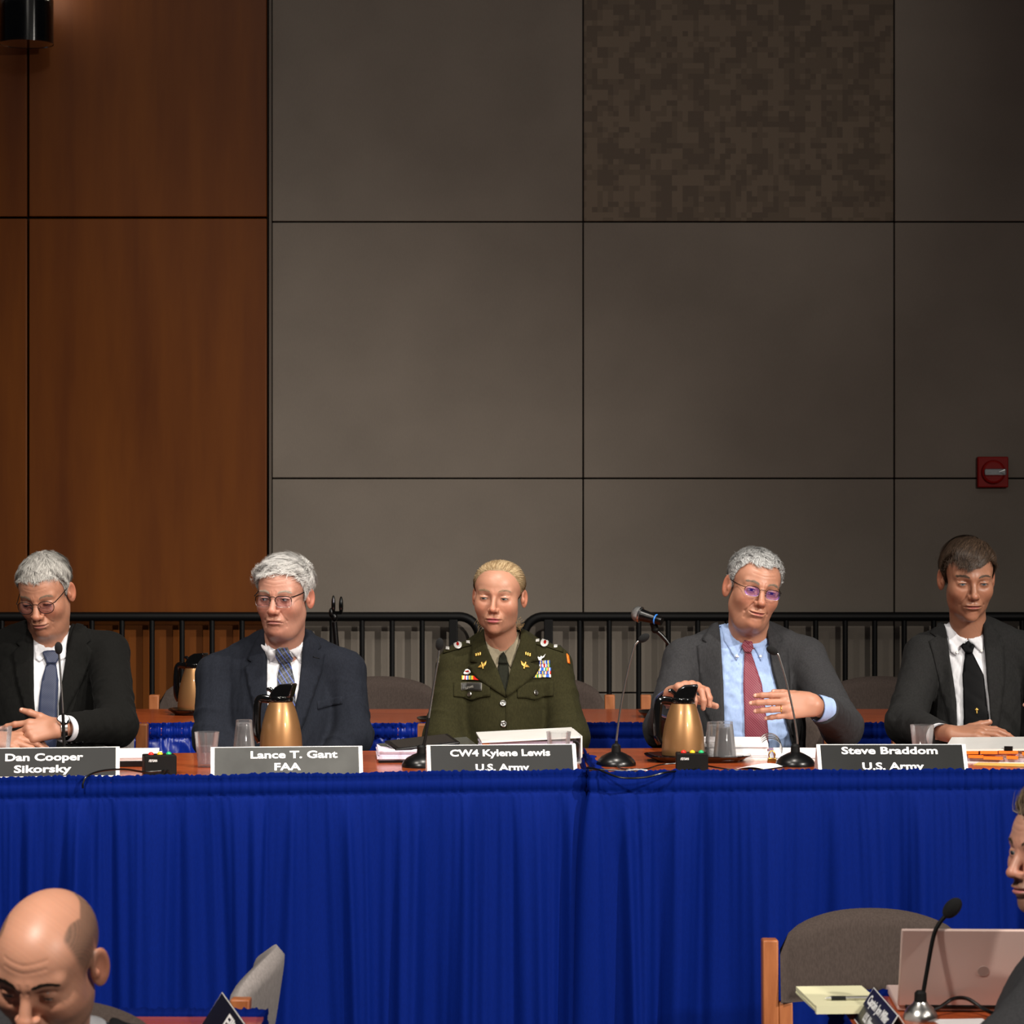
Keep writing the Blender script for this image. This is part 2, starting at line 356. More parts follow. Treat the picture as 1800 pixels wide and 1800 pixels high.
def text(name, body, size, mat, parent, loc, rx=0, ry=0, rz=0, bold=.0, sx=1.0, align='CENTER', space=1.0, rot=None):
    cu = bpy.data.curves.new(name, 'FONT'); cu.body = body; cu.size = size; cu.align_x = align; cu.offset = bold * size; cu.extrude = .0003
    cu.space_character = space; cu.resolution_u = 3
    tmp = bpy.data.objects.new('lettering_curve', cu); me = bpy.data.meshes.new_from_object(tmp); bpy.data.objects.remove(tmp); bpy.data.curves.remove(cu)
    me.materials.clear(); me.materials.append(MT[mat]); o = bpy.data.objects.new(name, me); C.objects.link(o)
    R = rot if rot is not None else (Matrix.Rotation(rz, 4, 'Z') @ Matrix.Rotation(ry, 4, 'Y') @ Matrix.Rotation(rx, 4, 'X'))
    o.parent = parent; ML[o.name] = Matrix.Translation(Vector(loc)) @ R.to_4x4() @ Matrix.Diagonal((sx, 1, 1, 1)); o.matrix_local = ML[o.name]
    MW[o.name] = MW[parent.name]; return o

# ------------------------------------------------------------------ distance fields -> one continuous skin
def ell(p, c, r, R=None):
    q = p - arr(c)
    if R is not None: q = q @ arr(R)
    r = arr(r); k0 = np.sqrt(((q / r) ** 2).sum(1)) + 1e-9; k1 = np.sqrt(((q / (r * r)) ** 2).sum(1)) + 1e-9
    return k0 * (k0 - 1) / k1
def cap(p, a, b, ra, rb=None):
    rb = ra if rb is None else rb
    a = arr(a); b = arr(b); pa = p - a; ba = b - a
    h = np.clip(pa @ ba / (ba @ ba + 1e-12), 0, 1)
    return np.sqrt(((pa - h[:, None] * ba) ** 2).sum(1)) - (ra + (rb - ra) * h)
def smin(a, b, k):
    h = np.maximum(k - np.abs(a - b), 0) / k; return np.minimum(a, b) - h * h * k * .25
def smax(a, b, k): return -smin(-a, -b, k)
def seg2(x, z, a, b):
    ax, az = a; bx, bz = b; dx, dz = bx - ax, bz - az
    h = np.clip(((x - ax) * dx + (z - az) * dz) / (dx * dx + dz * dz + 1e-12), 0, 1)
    return np.sqrt((x - ax - h * dx) ** 2 + (z - az - h * dz) ** 2)
def polyd(x, z, poly):
    """signed distance to a 2-D outline, negative inside"""
    d = np.full(x.shape, 1e9, np.float32); inside = np.zeros(x.shape, bool); n = len(poly)
    for i in range(n):
        a, b = poly[i], poly[(i + 1) % n]; d = np.minimum(d, seg2(x, z, a, b))
        cond = (a[1] > z) != (b[1] > z)
        with np.errstate(divide='ignore', invalid='ignore'):
            xi = (b[0] - a[0]) * (z - a[1]) / (b[1] - a[1] + 1e-12) + a[0]
        inside ^= cond & (x < xi)
    return np.where(inside, -d, d)
def ev(f, p, n=150000):
    return np.concatenate([f(p[i:i + n]) for i in range(0, len(p), n)]) if len(p) else np.zeros(0, np.float32)
def grad(f, p, e=.0008):
    g = np.stack([ev(f, p + arr(v)) - ev(f, p - arr(v)) for v in ((e, 0, 0), (0, e, 0), (0, 0, e))], 1)
    return g / (np.linalg.norm(g, axis=1, keepdims=True) + 1e-9)
def surf(f, lo, hi, h, newton=1):
    """surface-net of f = 0 in a box"""
    lo = arr(lo); hi = arr(hi); B = 4
    n = np.ceil((hi - lo) / (h * B)).astype(int) * B + 1
    nc = (n - 1) // B
    cc = np.stack(np.meshgrid(*[lo[i] + (np.arange(nc[i]) + .5) * h * B for i in range(3)], indexing='ij'), -1).reshape(-1, 3).astype(np.float32)
    dc = ev(f, cc).reshape(nc)
    near = np.abs(dc) < h * B * 1.25
    v = np.repeat(np.repeat(np.repeat(dc, B, 0), B, 1), B, 2); v = np.pad(v, ((0, 1),) * 3, mode='edge').astype(np.float32)
    m = np.repeat(np.repeat(np.repeat(near, B, 0), B, 1), B, 2); m = np.pad(m, ((0, 1),) * 3, mode='edge')
    m[1:] |= m[:-1].copy(); m[:, 1:] |= m[:, :-1].copy(); m[:, :, 1:] |= m[:, :, :-1].copy()
    idx = np.argwhere(m); v[m] = ev(f, (lo + idx * h).astype(np.float32))
    for a in range(3):                       # close at the box walls
        s = [slice(None)] * 3
        for e in (0, -1): s[a] = e; v[tuple(s)] = np.maximum(v[tuple(s)], h * .3)
    neg = v < 0
    c8 = [neg[i:n[0] - 1 + i, j:n[1] - 1 + j, k:n[2] - 1 + k] for i in (0, 1) for j in (0, 1) for k in (0, 1)]
    s8 = sum(x.astype(np.int8) for x in c8); act = (s8 > 0) & (s8 < 8)
    ci = np.argwhere(act); vid = np.full(act.shape, -1, np.int64); vid[act] = np.arange(len(ci))
    acc = np.zeros((len(ci), 3), np.float32); cnt = np.zeros(len(ci), np.float32)
    offs = [(i, j, k) for i in (0, 1) for j in (0, 1) for k in (0, 1)]
    val = {o: v[ci[:, 0] + o[0], ci[:, 1] + o[1], ci[:, 2] + o[2]] for o in offs}
    for o in offs:
        for a in range(3):
            if o[a] == 0:
                q = list(o); q[a] = 1; q = tuple(q); A, Bv = val[o], val[q]; cr = (A < 0) != (Bv < 0)
                t = np.where(cr, A / np.where(cr, A - Bv, 1), 0)
                pt = np.tile(arr(o), (len(ci), 1)); pt[:, a] += t
                acc[cr] += pt[cr]; cnt[cr] += 1
    V = lo + (ci + acc / cnt[:, None]) * h
    Q = []
    for a in range(3):
        s0 = [slice(None)] * 3; s1 = [slice(None)] * 3; s0[a] = slice(0, -1); s1[a] = slice(1, None)
        A, Bn = neg[tuple(s0)], neg[tuple(s1)]; e = np.argwhere(A != Bn)
        b, c = (a + 1) % 3, (a + 2) % 3
        ok = (e[:, b] > 0) & (e[:, c] > 0) & (e[:, b] < n[b] - 1) & (e[:, c] < n[c] - 1); e = e[ok]
        def cell(db, dcc):
            q = e.copy(); q[:, b] -= db; q[:, c] -= dcc; return vid[q[:, 0], q[:, 1], q[:, 2]]
        quad = np.stack([cell(1, 1), cell(0, 1), cell(0, 0), cell(1, 0)], 1)
        fl = ~A[e[:, 0], e[:, 1], e[:, 2]]; quad[fl] = quad[fl][:, ::-1]
        Q.append(quad)
    Q = np.concatenate(Q); Q = Q[(Q >= 0).all(1)]
    V = V.astype(np.float32)
    for _ in range(newton):
        g = grad(f, V, h * .5); d = np.clip(ev(f, V), -h, h); V = V - g * d[:, None] * .9
    return V, Q
def drape(poly, f, off, ystart, res=.008, thick=.004, maxd=.6, hole=None):
    """cut a flat outline (x, z) and lay it on the front of the field f: a slab that follows the surface"""
    poly = [tuple(map(float, q)) for q in poly]; bd = []
    for i in range(len(poly)):
        a, b = np.array(poly[i]), np.array(poly[(i + 1) % len(poly)]); k = max(1, int(np.linalg.norm(b - a) / res))
        bd += [tuple(a + (b - a) * t / k) for t in range(k)]
    xs = [q[0] for q in poly]; zs = [q[1] for q in poly]
    gx, gz = np.meshgrid(np.arange(min(xs), max(xs), res), np.arange(min(zs), max(zs), res)); gx = gx.ravel(); gz = gz.ravel()
    ins = polyd(gx, gz, poly) < -res * .45; pts = bd + list(zip(gx[ins], gz[ins]))
    r = geometry.delaunay_2d_cdt([Vector(q) for q in pts], [], [list(range(len(bd)))], 1, 1e-6)
    xz = np.array([[q.x, q.y] for q in r[0]], np.float32); tri = [list(t) for t in r[2]]
    p = np.stack([xz[:, 0], np.full(len(xz), ystart, np.float32), xz[:, 1]], 1)
    for _ in range(60):
        d = ev(f, p); p[:, 1] += np.clip(d, -.05, .05) * .8
    bad = np.abs(ev(f, p)) > .006
    for _ in range(14):                      # points that miss the top of the body slide down onto it
        if not bad.any(): break
        b = np.where(bad)[0]; q = p[b]; q[:, 1] = ystart; q[:, 2] -= .004
        for _k in range(40): q[:, 1] += np.clip(ev(f, q), -.05, .05) * .8
        p[b] = q; bad[b] = np.abs(ev(f, q)) > .006
    if bad.any() and not bad.all():
        gi = np.where(~bad)[0]
        for i in np.where(bad)[0]:
            j = gi[np.argmin(((xz[gi] - xz[i]) ** 2).sum(1))]; p[i, 1] = p[j, 1]
    nr = grad(f, p, .003); nr[:, 1] = np.minimum(nr[:, 1], -.3); nr /= np.linalg.norm(nr, axis=1, keepdims=True)
    if bad.any(): nr[bad] = (0, -1, 0)
    top = p + nr * off; bot = p + nr * (off - thick); n = len(p)
    V = np.vstack([top, bot]); Fc = []
    for t in tri:
        a, b, c = t; nn = np.cross(top[b] - top[a], top[c] - top[a])
        if nn.dot(nr[a]) < 0: t = t[::-1]
        Fc.append(t); Fc.append([q + n for q in t[::-1]])
    cntr = {}
    for t in [x for x in Fc if max(x) < n]:
        for i in range(3): cntr[(t[i], t[(i + 1) % 3])] = 1
    for (a, b) in list(cntr):
        if (b, a) not in cntr: Fc.append([b, a, a + n, b + n])
    return V, Fc
def largest(V, Q):
    """keep the biggest connected piece"""
    if not len(Q): return V, Q
    lab = np.arange(len(V))
    for _ in range(400):
        m = lab[Q].min(1); new = lab.copy()
        for i in range(4): np.minimum.at(new, Q[:, i], m)
        new = new[new]
        if (new == lab).all(): break
        lab = new
    u, c = np.unique(lab[Q[:, 0]], return_counts=True); Q = Q[lab[Q[:, 0]] == u[c.argmax()]]; k = np.unique(Q); mp = np.full(len(V), -1); mp[k] = np.arange(len(k)); return V[k], mp[Q]
def join(*ms):
    V = []; Fc = []; n = 0
    for m in ms:
        v, f = m[0], m[1]; V.append(np.asarray(v, float)); Fc += [[int(i) + n for i in q] for q in (f.tolist() if isinstance(f, np.ndarray) else f)]; n += len(v)
    return np.vstack(V), Fc

# ------------------------------------------------------------------ people
class Pars:
    def __init__(s, **k):
        s.w = 1; s.jw = 1; s.ch = 0; s.nl = 0; s.fat = 0; s.nr = .056; s.open = .0042; s.ez = 0; s.smile = 0; s.asym = 0; s.brow = 1; s.lip = 1; s.nasol = 1; s.cheek = 1; s.ear = 1; s.sock = 1
        s.nw = 1; s.lines = 1; s.nb = (0, .05, -.2); s.bald = False; s.sk = 1.0
        for a, b in k.items(): setattr(s, a, b)
def core_f(p, h):
    d = ell(p, (0, .013, .032), (.0745 * h.w, .097, .0745 * h.sk))
    d = smin(d, ell(p, (0, -.028, .024), (.064 * h.w, .059, .059)), .02)
    return d
def head_f(p, h):
    q = p.copy(); q[:, 0] = np.abs(q[:, 0]); ax = q[:, 0]; x, y, z = p[:, 0], p[:, 1], p[:, 2]; w = h.w
    d = core_f(p, h)
    d = smin(d, ell(p, (0, -.027, -.036), (.0605 * w, .058, .077)), .02)
    d = smin(d, ell(q, (.0, -.033, -.079 - h.ch * .6), (.047 * h.jw, .047, .038)), .018)
    d = smin(d, ell(q, (.045 * h.jw, -.008, -.060), (.018, .030, .034)), .026)
    d = smin(d, ell(q, (0, -.0745, -.0985 - h.ch), (.021 * h.jw, .0155, .0165)), .018)
    d = smin(d, ell(q, (.041 * w, -.0545, -.029), (.0215, .0245, .022 * h.cheek)), .032)
    d = smin(d, cap(q, (.006, -.083, .0145), (.043 * w, -.066, .017), .0105 * h.brow, .0095 * h.brow), .012)
    d = smax(d, -ell(q, (.032, -.1015, -.004), (.0205, .0185 * h.sock, .0125)), .014)
    d = smin(d, ell(q, (.0315, -.0732, -.004), (.0155, .0125, .0125)), .005)
    d = smin(d, cap(q, (0, -.0855, .006), (0, -.1065 - h.nl, -.033), .0068 * h.nw, .0098 * h.nw), .011)
    d = smin(d, ell(q, (0, -.1085 - h.nl, -.037), (.0115 * h.nw, .0105, .0092)), .006)
    d = smin(d, ell(q, (.0122 * h.nw, -.0965, -.0405), (.0083, .0115, .0078)), .005)
    d = smin(d, ell(q, (0, -.0775, -.066), (.029, .0205, .024)), .012)
    d = smin(d, ell(q, (0, -.0935, -.0640), (.0215, .0085, .0050 * h.lip)), .005)
    d = smin(d, ell(q, (0, -.0925, -.0742), (.0185, .0088, .0062 * h.lip)), .005)
    d = smax(d, -ell(q, (.0068, -.103 - h.nl * .6, -.0472), (.0036, .006, .0030)), .002)
    # neck, under-chin
    if h.fat: d = smin(d, ell(q, (0, -.028, -.108 - h.ch), (.044 * h.jw, .038, .022 + .012 * h.fat)), .03)
    d = smin(d, cap(p, (0, .018, -.05), h.nb, h.nr * .97, h.nr * 1.08), .022)
    # ear
    c, s = math.cos(.42), math.sin(.42)
    R = np.array([[c, s, 0], [-s, c, 0], [0, 0, 1]]).T
    eo = .0755 * w
    d_e = ell(q, (eo + .004, .016, -.010), (.0068, .0185 * h.ear, .0315 * h.ear), R.T)
    d_e = smax(d_e, -ell(q, (eo + .0125, .0118, -.006), (.0086, .0128, .0235), R.T), .003)
    d_e = smin(d_e, ell(q, (eo + .002, .004, -.014), (.006, .005, .008)), .005)
    d = smin(d, d_e, .006)
    # creases pressed into the front of the face
    fr = np.clip((-y - .045) / .02, 0, 1); sx = np.sign(x) * h.asym
    g = lambda dd, sg: np.exp(-(dd / sg) ** 2)
    zm = -.0690 + h.smile * (ax / .024) ** 2 + h.asym * x / .024
    d = d + fr * .0032 * g(np.where(ax < .0245, np.abs(z - zm), np.sqrt((z - zm) ** 2 + (ax - .0245) ** 2)), .0017)
    d = d + fr * .0022 * h.nasol * g(seg2(ax, z, (.0175, -.041), (.0335, -.068)), .0036)
    d = d + fr * .0012 * h.nasol * g(seg2(ax, z, (.030, -.072), (.032, -.086)), .0035)
    d = d + fr * .0012 * g(seg2(ax, z, (0, -.053), (0, -.0605)), .0030)
    d = d + fr * .0020 * g(seg2(ax, z, (0, -.0845), (.012, -.0835)), .0045)
    d = d + fr * .0010 * h.lines * g(seg2(ax, z, (.018, -.0175), (.034, -.0225)), .0030)
    if h.lines > .5:
        for zz in (.040, .052): d = d + fr * .0007 * h.lines * g(np.where(ax < .035, np.abs(z - zz - .15 * ax), 1), .0022)
        d = d + fr * .0012 * h.lines * g(seg2(ax, z, (.0055, .008), (.007, .021)), .0022)
    # lids: crease and opening
    d = d + fr * .0013 * g(seg2(ax, z, (.021, .0045), (.043, .0045)), .0020)
    ez = h.ez - .004
    sl = ell(q, (.0312, -.0885, ez), (.0134, .0085, h.open))
    d = smax(d, -sl, .0012)
    return d
def head_cols(V, h, tone, lipc, flush=.35, stub=0, stubc=(.25, .2, .17), shave=None):
    x, y, z = V.T; ax = np.abs(x); base = np.array(tone)
    c = np.tile(base, (len(V), 1)).astype(np.float32)
    g = lambda cx, cz, s: np.exp(-(((ax - cx) / s[0]) ** 2 + ((z - cz) / s[1]) ** 2)) * (y < -.03)
    red = flush * (g(.0, -.038, (.016, .014)) + .8 * g(.042, -.035, (.02, .018)) + .5 * g(0, -.097, (.03, .016)) + .35 * g(0, .01, (.02, .02)))
    ear = np.exp(-((ax - .086) / .012) ** 2) * (np.abs(z + .01) < .05) * flush * 1.3
    rc = base * np.array([1.08, .70, .62]); k = np.clip(red + ear, 0, 1)[:, None]
    c = c * (1 - k) + rc * k
    und = .30 * g(.031, -.016, (.014, .007)) + .35 * g(.03, -.003, (.017, .010)); k = np.clip(und, 0, 1)[:, None]
    c = c * (1 - k) + base * np.array([.80, .66, .62]) * k
    n = np.sin(V @ np.array([210, 330, 270.]) + 3 * np.sin(V @ np.array([90., 140, 75]))) * .03
    c *= (1 + n)[:, None]
    if stub:
        k = stub * np.clip((-.045 - z) / .012, 0, 1) * (z > -.13) * np.clip((.02 - y) / .02, 0, 1) * np.clip(1.25 - np.abs(z + .055) * 0, 0, 1)
        k = k[:, None] * (.8 + .2 * np.sin(V @ np.array([900., 700, 1100])))[:, None]; c = c * (1 - k) + np.array(stubc) * k
    zm = -.0690 + h.smile * (ax / .024) ** 2 + h.asym * x / .024
    lp = ((z - zm) < .0062 * (1 - (ax / .0245) ** 2) * h.lip) & ((z - zm) > -.0090 * (1 - (ax / .021) ** 2) * h.lip) & (ax < .0245) & (y < -.06)
    c[lp] = np.array(lipc)
    dk = (np.abs(z - zm) < .0011) & (ax < .0225) & (y < -.06); c[dk] = np.array(lipc) * .38
    if shave is not None:
        k = np.clip((z - shave_line(V) + .006) / .030, 0, 1)[:, None] * shave[0] * (.85 + .15 * np.sin(V @ np.array([1900., 1700, 2100])))[:, None]; c = c * (1 - k) + np.array(shave[1]) * k
    return np.clip(c, 0, 1)
def shave_line(V):
    """hair that is cropped to the scalp: sides and back, bare crown"""
    ang = np.degrees(np.arctan2(np.abs(V[:, 0]), -V[:, 1]))
    lo = np.interp(ang, [0, 40, 52, 64, 80, 95, 104, 120, 180], [.5, .14, .065, .015, -.02, .0, .025, -.03, -.085])
    top = .5 * np.clip((V[:, 2] - .070) / .03, 0, 1) ** 2
    return lo + top
HL = ([0, 22, 42, 56, 66, 74, 86, 94, 103, 116, 135, 180], [.066, .069, .073, .060, .030, .004, -.024, -.010, .026, .004, -.050, -.085])
def hair_line(V, hl):
    ang = np.degrees(np.arctan2(np.abs(V[:, 0]), -V[:, 1] + .004)); return np.interp(ang, *hl)
def nrm(v): return v / (np.linalg.norm(v, axis=1, keepdims=True) + 1e-9)
def strands(f, roots, dirf, Ln, wid, lift, seed, segs=5, clump=.25, grav=0, off=.0012):
    """ribbons of hair that lie along the head: each steps along the comb direction and is kept off the skin"""
    rng = np.random.default_rng(seed); n = len(roots); p = roots.copy(); pts = [p.copy()]
    j = rng.normal(0, clump * .55, (n, 3)).astype(np.float32) + clump * 1.3 * np.sin(p @ np.array([[130., -60, 90], [70, 140, -80], [-90, 50, 120]]) + np.array([1., 2.3, 4.1])).astype(np.float32); step = (Ln / segs)[:, None]
    for k in range(segs):
        nr = grad(f, p, .002); d = dirf(p) + j; d = nrm(d - nr * (d * nr).sum(1, keepdims=True)); d = nrm(d + nr * lift * (1 - k / segs) + np.array([0, 0, -grav * k / segs]))
        p = (p + d * step).astype(np.float32); dd = ev(f, p); push = np.maximum(off - dd, 0); p = p + grad(f, p, .002) * push[:, None]; pts.append(p.copy())
    pts = np.stack(pts, 1); nr = nrm(pts[:, 0]); V = []; K = segs + 1
    t = np.gradient(pts, axis=1); t /= np.linalg.norm(t, axis=2, keepdims=True) + 1e-9
    ax = np.cross(t, nr[:, None, :]); ax /= np.linalg.norm(ax, axis=2, keepdims=True) + 1e-9
    wv = wid * np.array([1 - .85 * (k / segs) ** 2 for k in range(K)])[None, :, None] * (.7 + .6 * rng.random((n, 1, 1)))
    A = pts - ax * wv / 2; B = pts + ax * wv / 2
    V = np.stack([A, B], 2).reshape(-1, 3); i = np.arange(n)[:, None] * K * 2 + np.arange(segs)[None, :] * 2
    Q = np.stack([i, i + 1, i + 3, i + 2], -1).reshape(-1, 4)
    return V, Q, np.repeat(rng.random(n), K * 2)
def make_hair(h, st, seed):
    """hair: a cap that follows the hairline plus thousands of ribbons combed along it"""
    hl = st.get('hl', HL); tk = st['thick']
    f0 = lambda p: head_f(p, h) if False else core_f(p, h)
    shape = st.get('shape', lambda p: 0)
    def capf(p):
        e = hair_line(p, hl) - p[:, 2]; t = tk * np.clip(-e / .03, .25, 1) * np.clip(.55 + .45 * (p[:, 2] - .02) / .06, st.get('side', .55), 1)
        fz = p @ np.array([170., 60, 40]); t = t + shape(p) + .0009 * np.sin(fz + 2 * np.sin(p @ np.array([40., 90, 120]))) * (1 if st.get('ripple', 1) else 0)
        d = smin(core_f(p, h), ell(p, (0, -.02, -.03), (.0625 * h.w, .06, .078)), .02)
        return smax(d - t, e * .8, .006)
    V, Q = surf(capf, (-.105, -.125, -.11), (.105, .135, .145), .0032, 1)
    rng = np.random.default_rng(seed)
    ok = np.where((capf(V + 0) < .004) & (ev(lambda p: smin(core_f(p, h), ell(p, (0, -.02, -.03), (.0625 * h.w, .06, .078)), .02), V) > .001))[0]
    if st.get('nocap'): Q0 = Q[:0]
    roots = V[rng.choice(ok, st['n'])] + rng.normal(0, .0015, (st['n'], 3)).astype(np.float32)
    Ln = st['len'](roots) * (.7 + .6 * rng.random(len(roots)))
    hd = lambda p: np.minimum(capf(p), ell(p, (0, -.027, -.03), (.06 * h.w, .056, .077)))
    SV, SQ, sr = strands(hd, roots.astype(np.float32), st['comb'], Ln, st['wid'], st['lift'], seed + 1, clump=st.get('clump', .25), grav=st.get('grav', 0), segs=st.get('segs', 5))
    c1, c2 = np.array(st['c1']), np.array(st['c2'])
    colf = st.get('colf')
    cv = np.tile((c1 * .65 + c2 * .35) * .8, (len(V), 1)) * (.9 + .1 * np.sin(V @ np.array([400., 160, 90])))[:, None]
    cs = c1 + (c2 - c1) * sr[:, None] ** 1.2
    if colf: cv = colf(V, cv); cs = colf(SV, cs)
    VV = np.vstack([V, SV]); QQ = np.vstack([Q, SQ + len(V)])
    return VV, QQ, np.clip(np.vstack([cv, cs]), 0, 1)
def brow_hairs(f, h, col, seed, n=170, dens=1.0, up=0):
    n = int(n * 1.8); rng = np.random.default_rng(seed); t = rng.random(n); s = np.sign(rng.random(n) - .5)
    xx = s * (.0125 + t * .034); zz = .0165 + .0065 * np.sin(np.clip(t, 0, 1) * 2.3) - .004 * t * t + rng.normal(0, .0013, n) + up
    p = np.stack([xx, np.full(n, -.13), zz], 1).astype(np.float32)
    for _ in range(40): p[:, 1] += np.clip(f(p), -.03, .03) * .8
    dirf = lambda q: np.stack([np.sign(q[:, 0]), np.zeros(len(q)), .45 - 12 * (np.abs(q[:, 0]) - .018)], 1)
    V, Q, r = strands(f, p, dirf, np.full(n, .0085), .0007, .25, seed, segs=3, clump=.2, off=.0004)
    return V, Q, np.clip(np.array(col) * (.7 + .6 * r[:, None]), 0, 1)
def eye_mesh(cx, cz, gaze, iris):
    m = MB(); m.ball((0, 0, 0), .0120, 28, 20, Matrix.Rotation(math.pi / 2, 4, 'X')); V = np.array(m.v)
    g = np.array(gaze, float); g /= np.linalg.norm(g); a = np.degrees(np.arccos(np.clip((V / .012) @ g, -1, 1)))
    c = np.tile(np.array([.40, .35, .32]), (len(V), 1)); c[a < 29] = iris; c[a < 12.5] = (.004, .004, .004)
    V = V + np.array([cx, -.0731, cz - .004]); return V, m.f, c
def lashes(hf, h):
    m = MB(); ez = h.ez - .004
    for s in (-1, 1):
        for up in (1, -1):
            t = np.linspace(-.93, .95, 15); xx = .0312 + .0134 * t; zz = ez + up * h.open * np.sqrt(1 - t * t) * .95 + (.0006 if up > 0 else -.0002)
            p = np.stack([s * xx, np.full(15, -.125), zz], 1).astype(np.float32)
            for _ in range(50): p[:, 1] += np.clip(hf(p), -.03, .03) * .7
            p[:, 1] -= .0002; m.tube(p, ([.0005] + [.00085] * 13 + [.0005]) if up > 0 else .00035, 6)
    return m
def ring2d(cx, cz, rx, rz, ex=2.5, n=40, x0=None, flat=0):
    return [(cx + rx * np.sign(math.cos(t)) * abs(math.cos(t)) ** (2 / ex), cz + (rz if math.sin(t) < 0 else rz * (1 - flat)) * np.sign(math.sin(t)) * abs(math.sin(t)) ** (2 / ex)) for t in np.linspace(0, 2 * math.pi, n, endpoint=False)]
def make_glasses(root, Mh, h, st):
    """frame: two rims, bridge, hinges and temples that reach the ears; two lenses; nose pads"""
    g = bpy.data.objects.new('glasses', None); C.objects.link(g); g.parent = root; MW[g.name] = MW[root.name]; g['label'] = st['label']
    tr = lambda V: np.asarray(V, float) @ np.array(Mh)[:3, :3].T + np.array(Mh)[:3, 3]
    top = MB(); low = MB(); zc = st.get('z', -.006)
    for s in (-1, 1):
        rg = ring2d(.0325, zc, st['rx'], st['rz'], st['ex'], 44, flat=st.get('flat', 0))
        pts = [np.array([s * a, -.1005 + .10 * max(0, a - .02) + .55 * max(0, a - .05), b]) for a, b in rg]
        nup = [p for p, q in zip(pts, rg) if q[1] >= zc - .002]; ndn = [p for p, q in zip(pts, rg) if q[1] < zc + .002]
        nup.sort(key=lambda p: s * p[0]); 
        if st.get('half'):
            top.tube(nup, st['rt'], 6)
            ndl = [pts[i] for i in range(len(pts)) if rg[i][1] < zc + .003]; k = len(ndl)
            K = len(pts) // 2; low.tube([pts[i % len(pts)] for i in range(K - 2, 2 * K + 3)], st['rl'], 6)
        else: top.tube(pts + [pts[0]], st['rt'], 6, cap=False)
        hx = .0325 + st['rx']; hz = zc + st['rz'] * st.get('hinge', .45)
        top.tube([(s * (hx - .001), -.0965, hz), (s * (hx + .004), -.0900, hz), (s * (.0640 * h.w + .001), -.072, hz + .001), (s * (.0700 * h.w + .001), -.04, hz + .004), (s * (.0765 * h.w + .001), .002, hz + .010), (s * (.0780 * h.w), .020, hz + .002)], [st['rt'] * .9, st['tt'], st['tt'], st['tt'], st['tt'], st['tt'] * .8], 6)
        ls = MB(); ls.prism([(s * a, b) for a, b in ring2d(.0325, zc, st['rx'] - .0006, st['rz'] - .0006, st['ex'], 36, flat=st.get('flat', 0))], 0, .0009)
        V = np.array(ls.v); a = np.abs(V[:, 0]); V[:, 1] += -.1008 + .10 * np.maximum(0, a - .02) + .55 * np.maximum(0, a - .05) - 6 * ((a - .0325) ** 2 + (V[:, 2] - zc) ** 2) * 0 
        part('lens', (tr(V), ls.f), st['lens'], g, True, smooth=False)
        low.tube([(s * .0125, -.098, zc - .002), (s * .0105, -.094, zc - .008)], .0012, 6)
    b = .0325 - st['rx']; bz = zc + st['rz'] * st.get('bridge', .35)
    top.tube([(-b, -.1005, bz), (-b * .5, -.1015, bz + .0022), (b * .5, -.1015, bz + .0022), (b, -.1005, bz)], st['rt'] * .95, 6)
    part('frame', (tr(top.v), top.f), st['mat'], g, True)
    if len(low.v): part('lower_rim', (tr(low.v), low.f), st.get('mat2', 'steel'), g, True)

def hand_caps(Wr, fwd, up, thumb_side, curls, spread=(.10, .02, -.06, -.15), tdir=None, k=1.0, back=None):
    """palm, four bent fingers of different length and a thumb from the side of the palm: list of (a, b, ra, rb, finger id)"""
    Wr = np.array(Wr, float); f = np.array(fwd, float); f /= np.linalg.norm(f); u = np.array(up, float); u -= f * u.dot(f); u /= np.linalg.norm(u)
    s = np.cross(f, u); s *= 1 if thumb_side > 0 else -1
    A = []; base = [(.0275, .088), (.0085, .092), (-.0105, .087), (-.0275, .078)]; ln = [(.043, .025, .020), (.048, .029, .021), (.044, .027, .021), (.034, .020, .018)]
    bk = -f if back is None else np.array(back); A.append((Wr + bk * .05 * k, Wr + f * .010 * k, .0250 * k, .0245 * k, -1))
    ends = []
    for i in range(4):
        b = Wr + (f * base[i][1] + s * base[i][0]) * k + u * (-.001 if i in (0, 3) else .0015)
        A.append((Wr + (f * .015 + s * base[i][0] * .62) * k, b, .0140 * k, .0112 * k, -1))
        ang = 0; dr0 = f * math.cos(spread[i]) + s * math.sin(spread[i]); p = b
        for j in range(3):
            ang += curls[i][j]; dr = dr0 * math.cos(ang) - u * math.sin(ang); q = p + dr * ln[i][j] * k
            r0 = (.0097, .0086, .0078)[j] * (1 if i < 3 else .88) * k; A.append((p, q, r0, (.0088, .0080, .0066)[j] * (1 if i < 3 else .88) * k, i)); p = q
        ends.append(p)
    A.append((Wr + (f * .012 + s * .014 - u * .008) * k, Wr + (f * .050 + s * .026 - u * .010) * k, .0165 * k, .0130 * k, -1))
    td = np.array(tdir if tdir is not None else (.75, .62, -.25), float); td /= np.linalg.norm(td)
    d1 = f * td[0] + s * td[1] + u * td[2]; p = Wr + (f * .026 + s * .025 - u * .007) * k
    for j, (l, ra, rb) in enumerate(((.040, .0130, .0112), (.032, .0110, .0100), (.026, .0100, .0078))):
        q = p + d1 * l * k; A.append((p, q, ra * k, rb * k, 4)); p = q; d1 = d1 * .93 + f * .12 - u * .05; d1 /= np.linalg.norm(d1)
    return A, s, u, f
def hand_f(p, A):
    pal = None; fin = {}
    for a, b, ra, rb, i in A:
        d = cap(p, a, b, ra, rb)
        if i < 0: pal = d if pal is None else smin(pal, d, .012)
        else: fin[i] = d if i not in fin else smin(fin[i], d, .004)
    out = pal
    m = None
    for i in fin: m = fin[i] if m is None else np.minimum(m, fin[i])
    return smin(out, m, .009) if m is not None else out
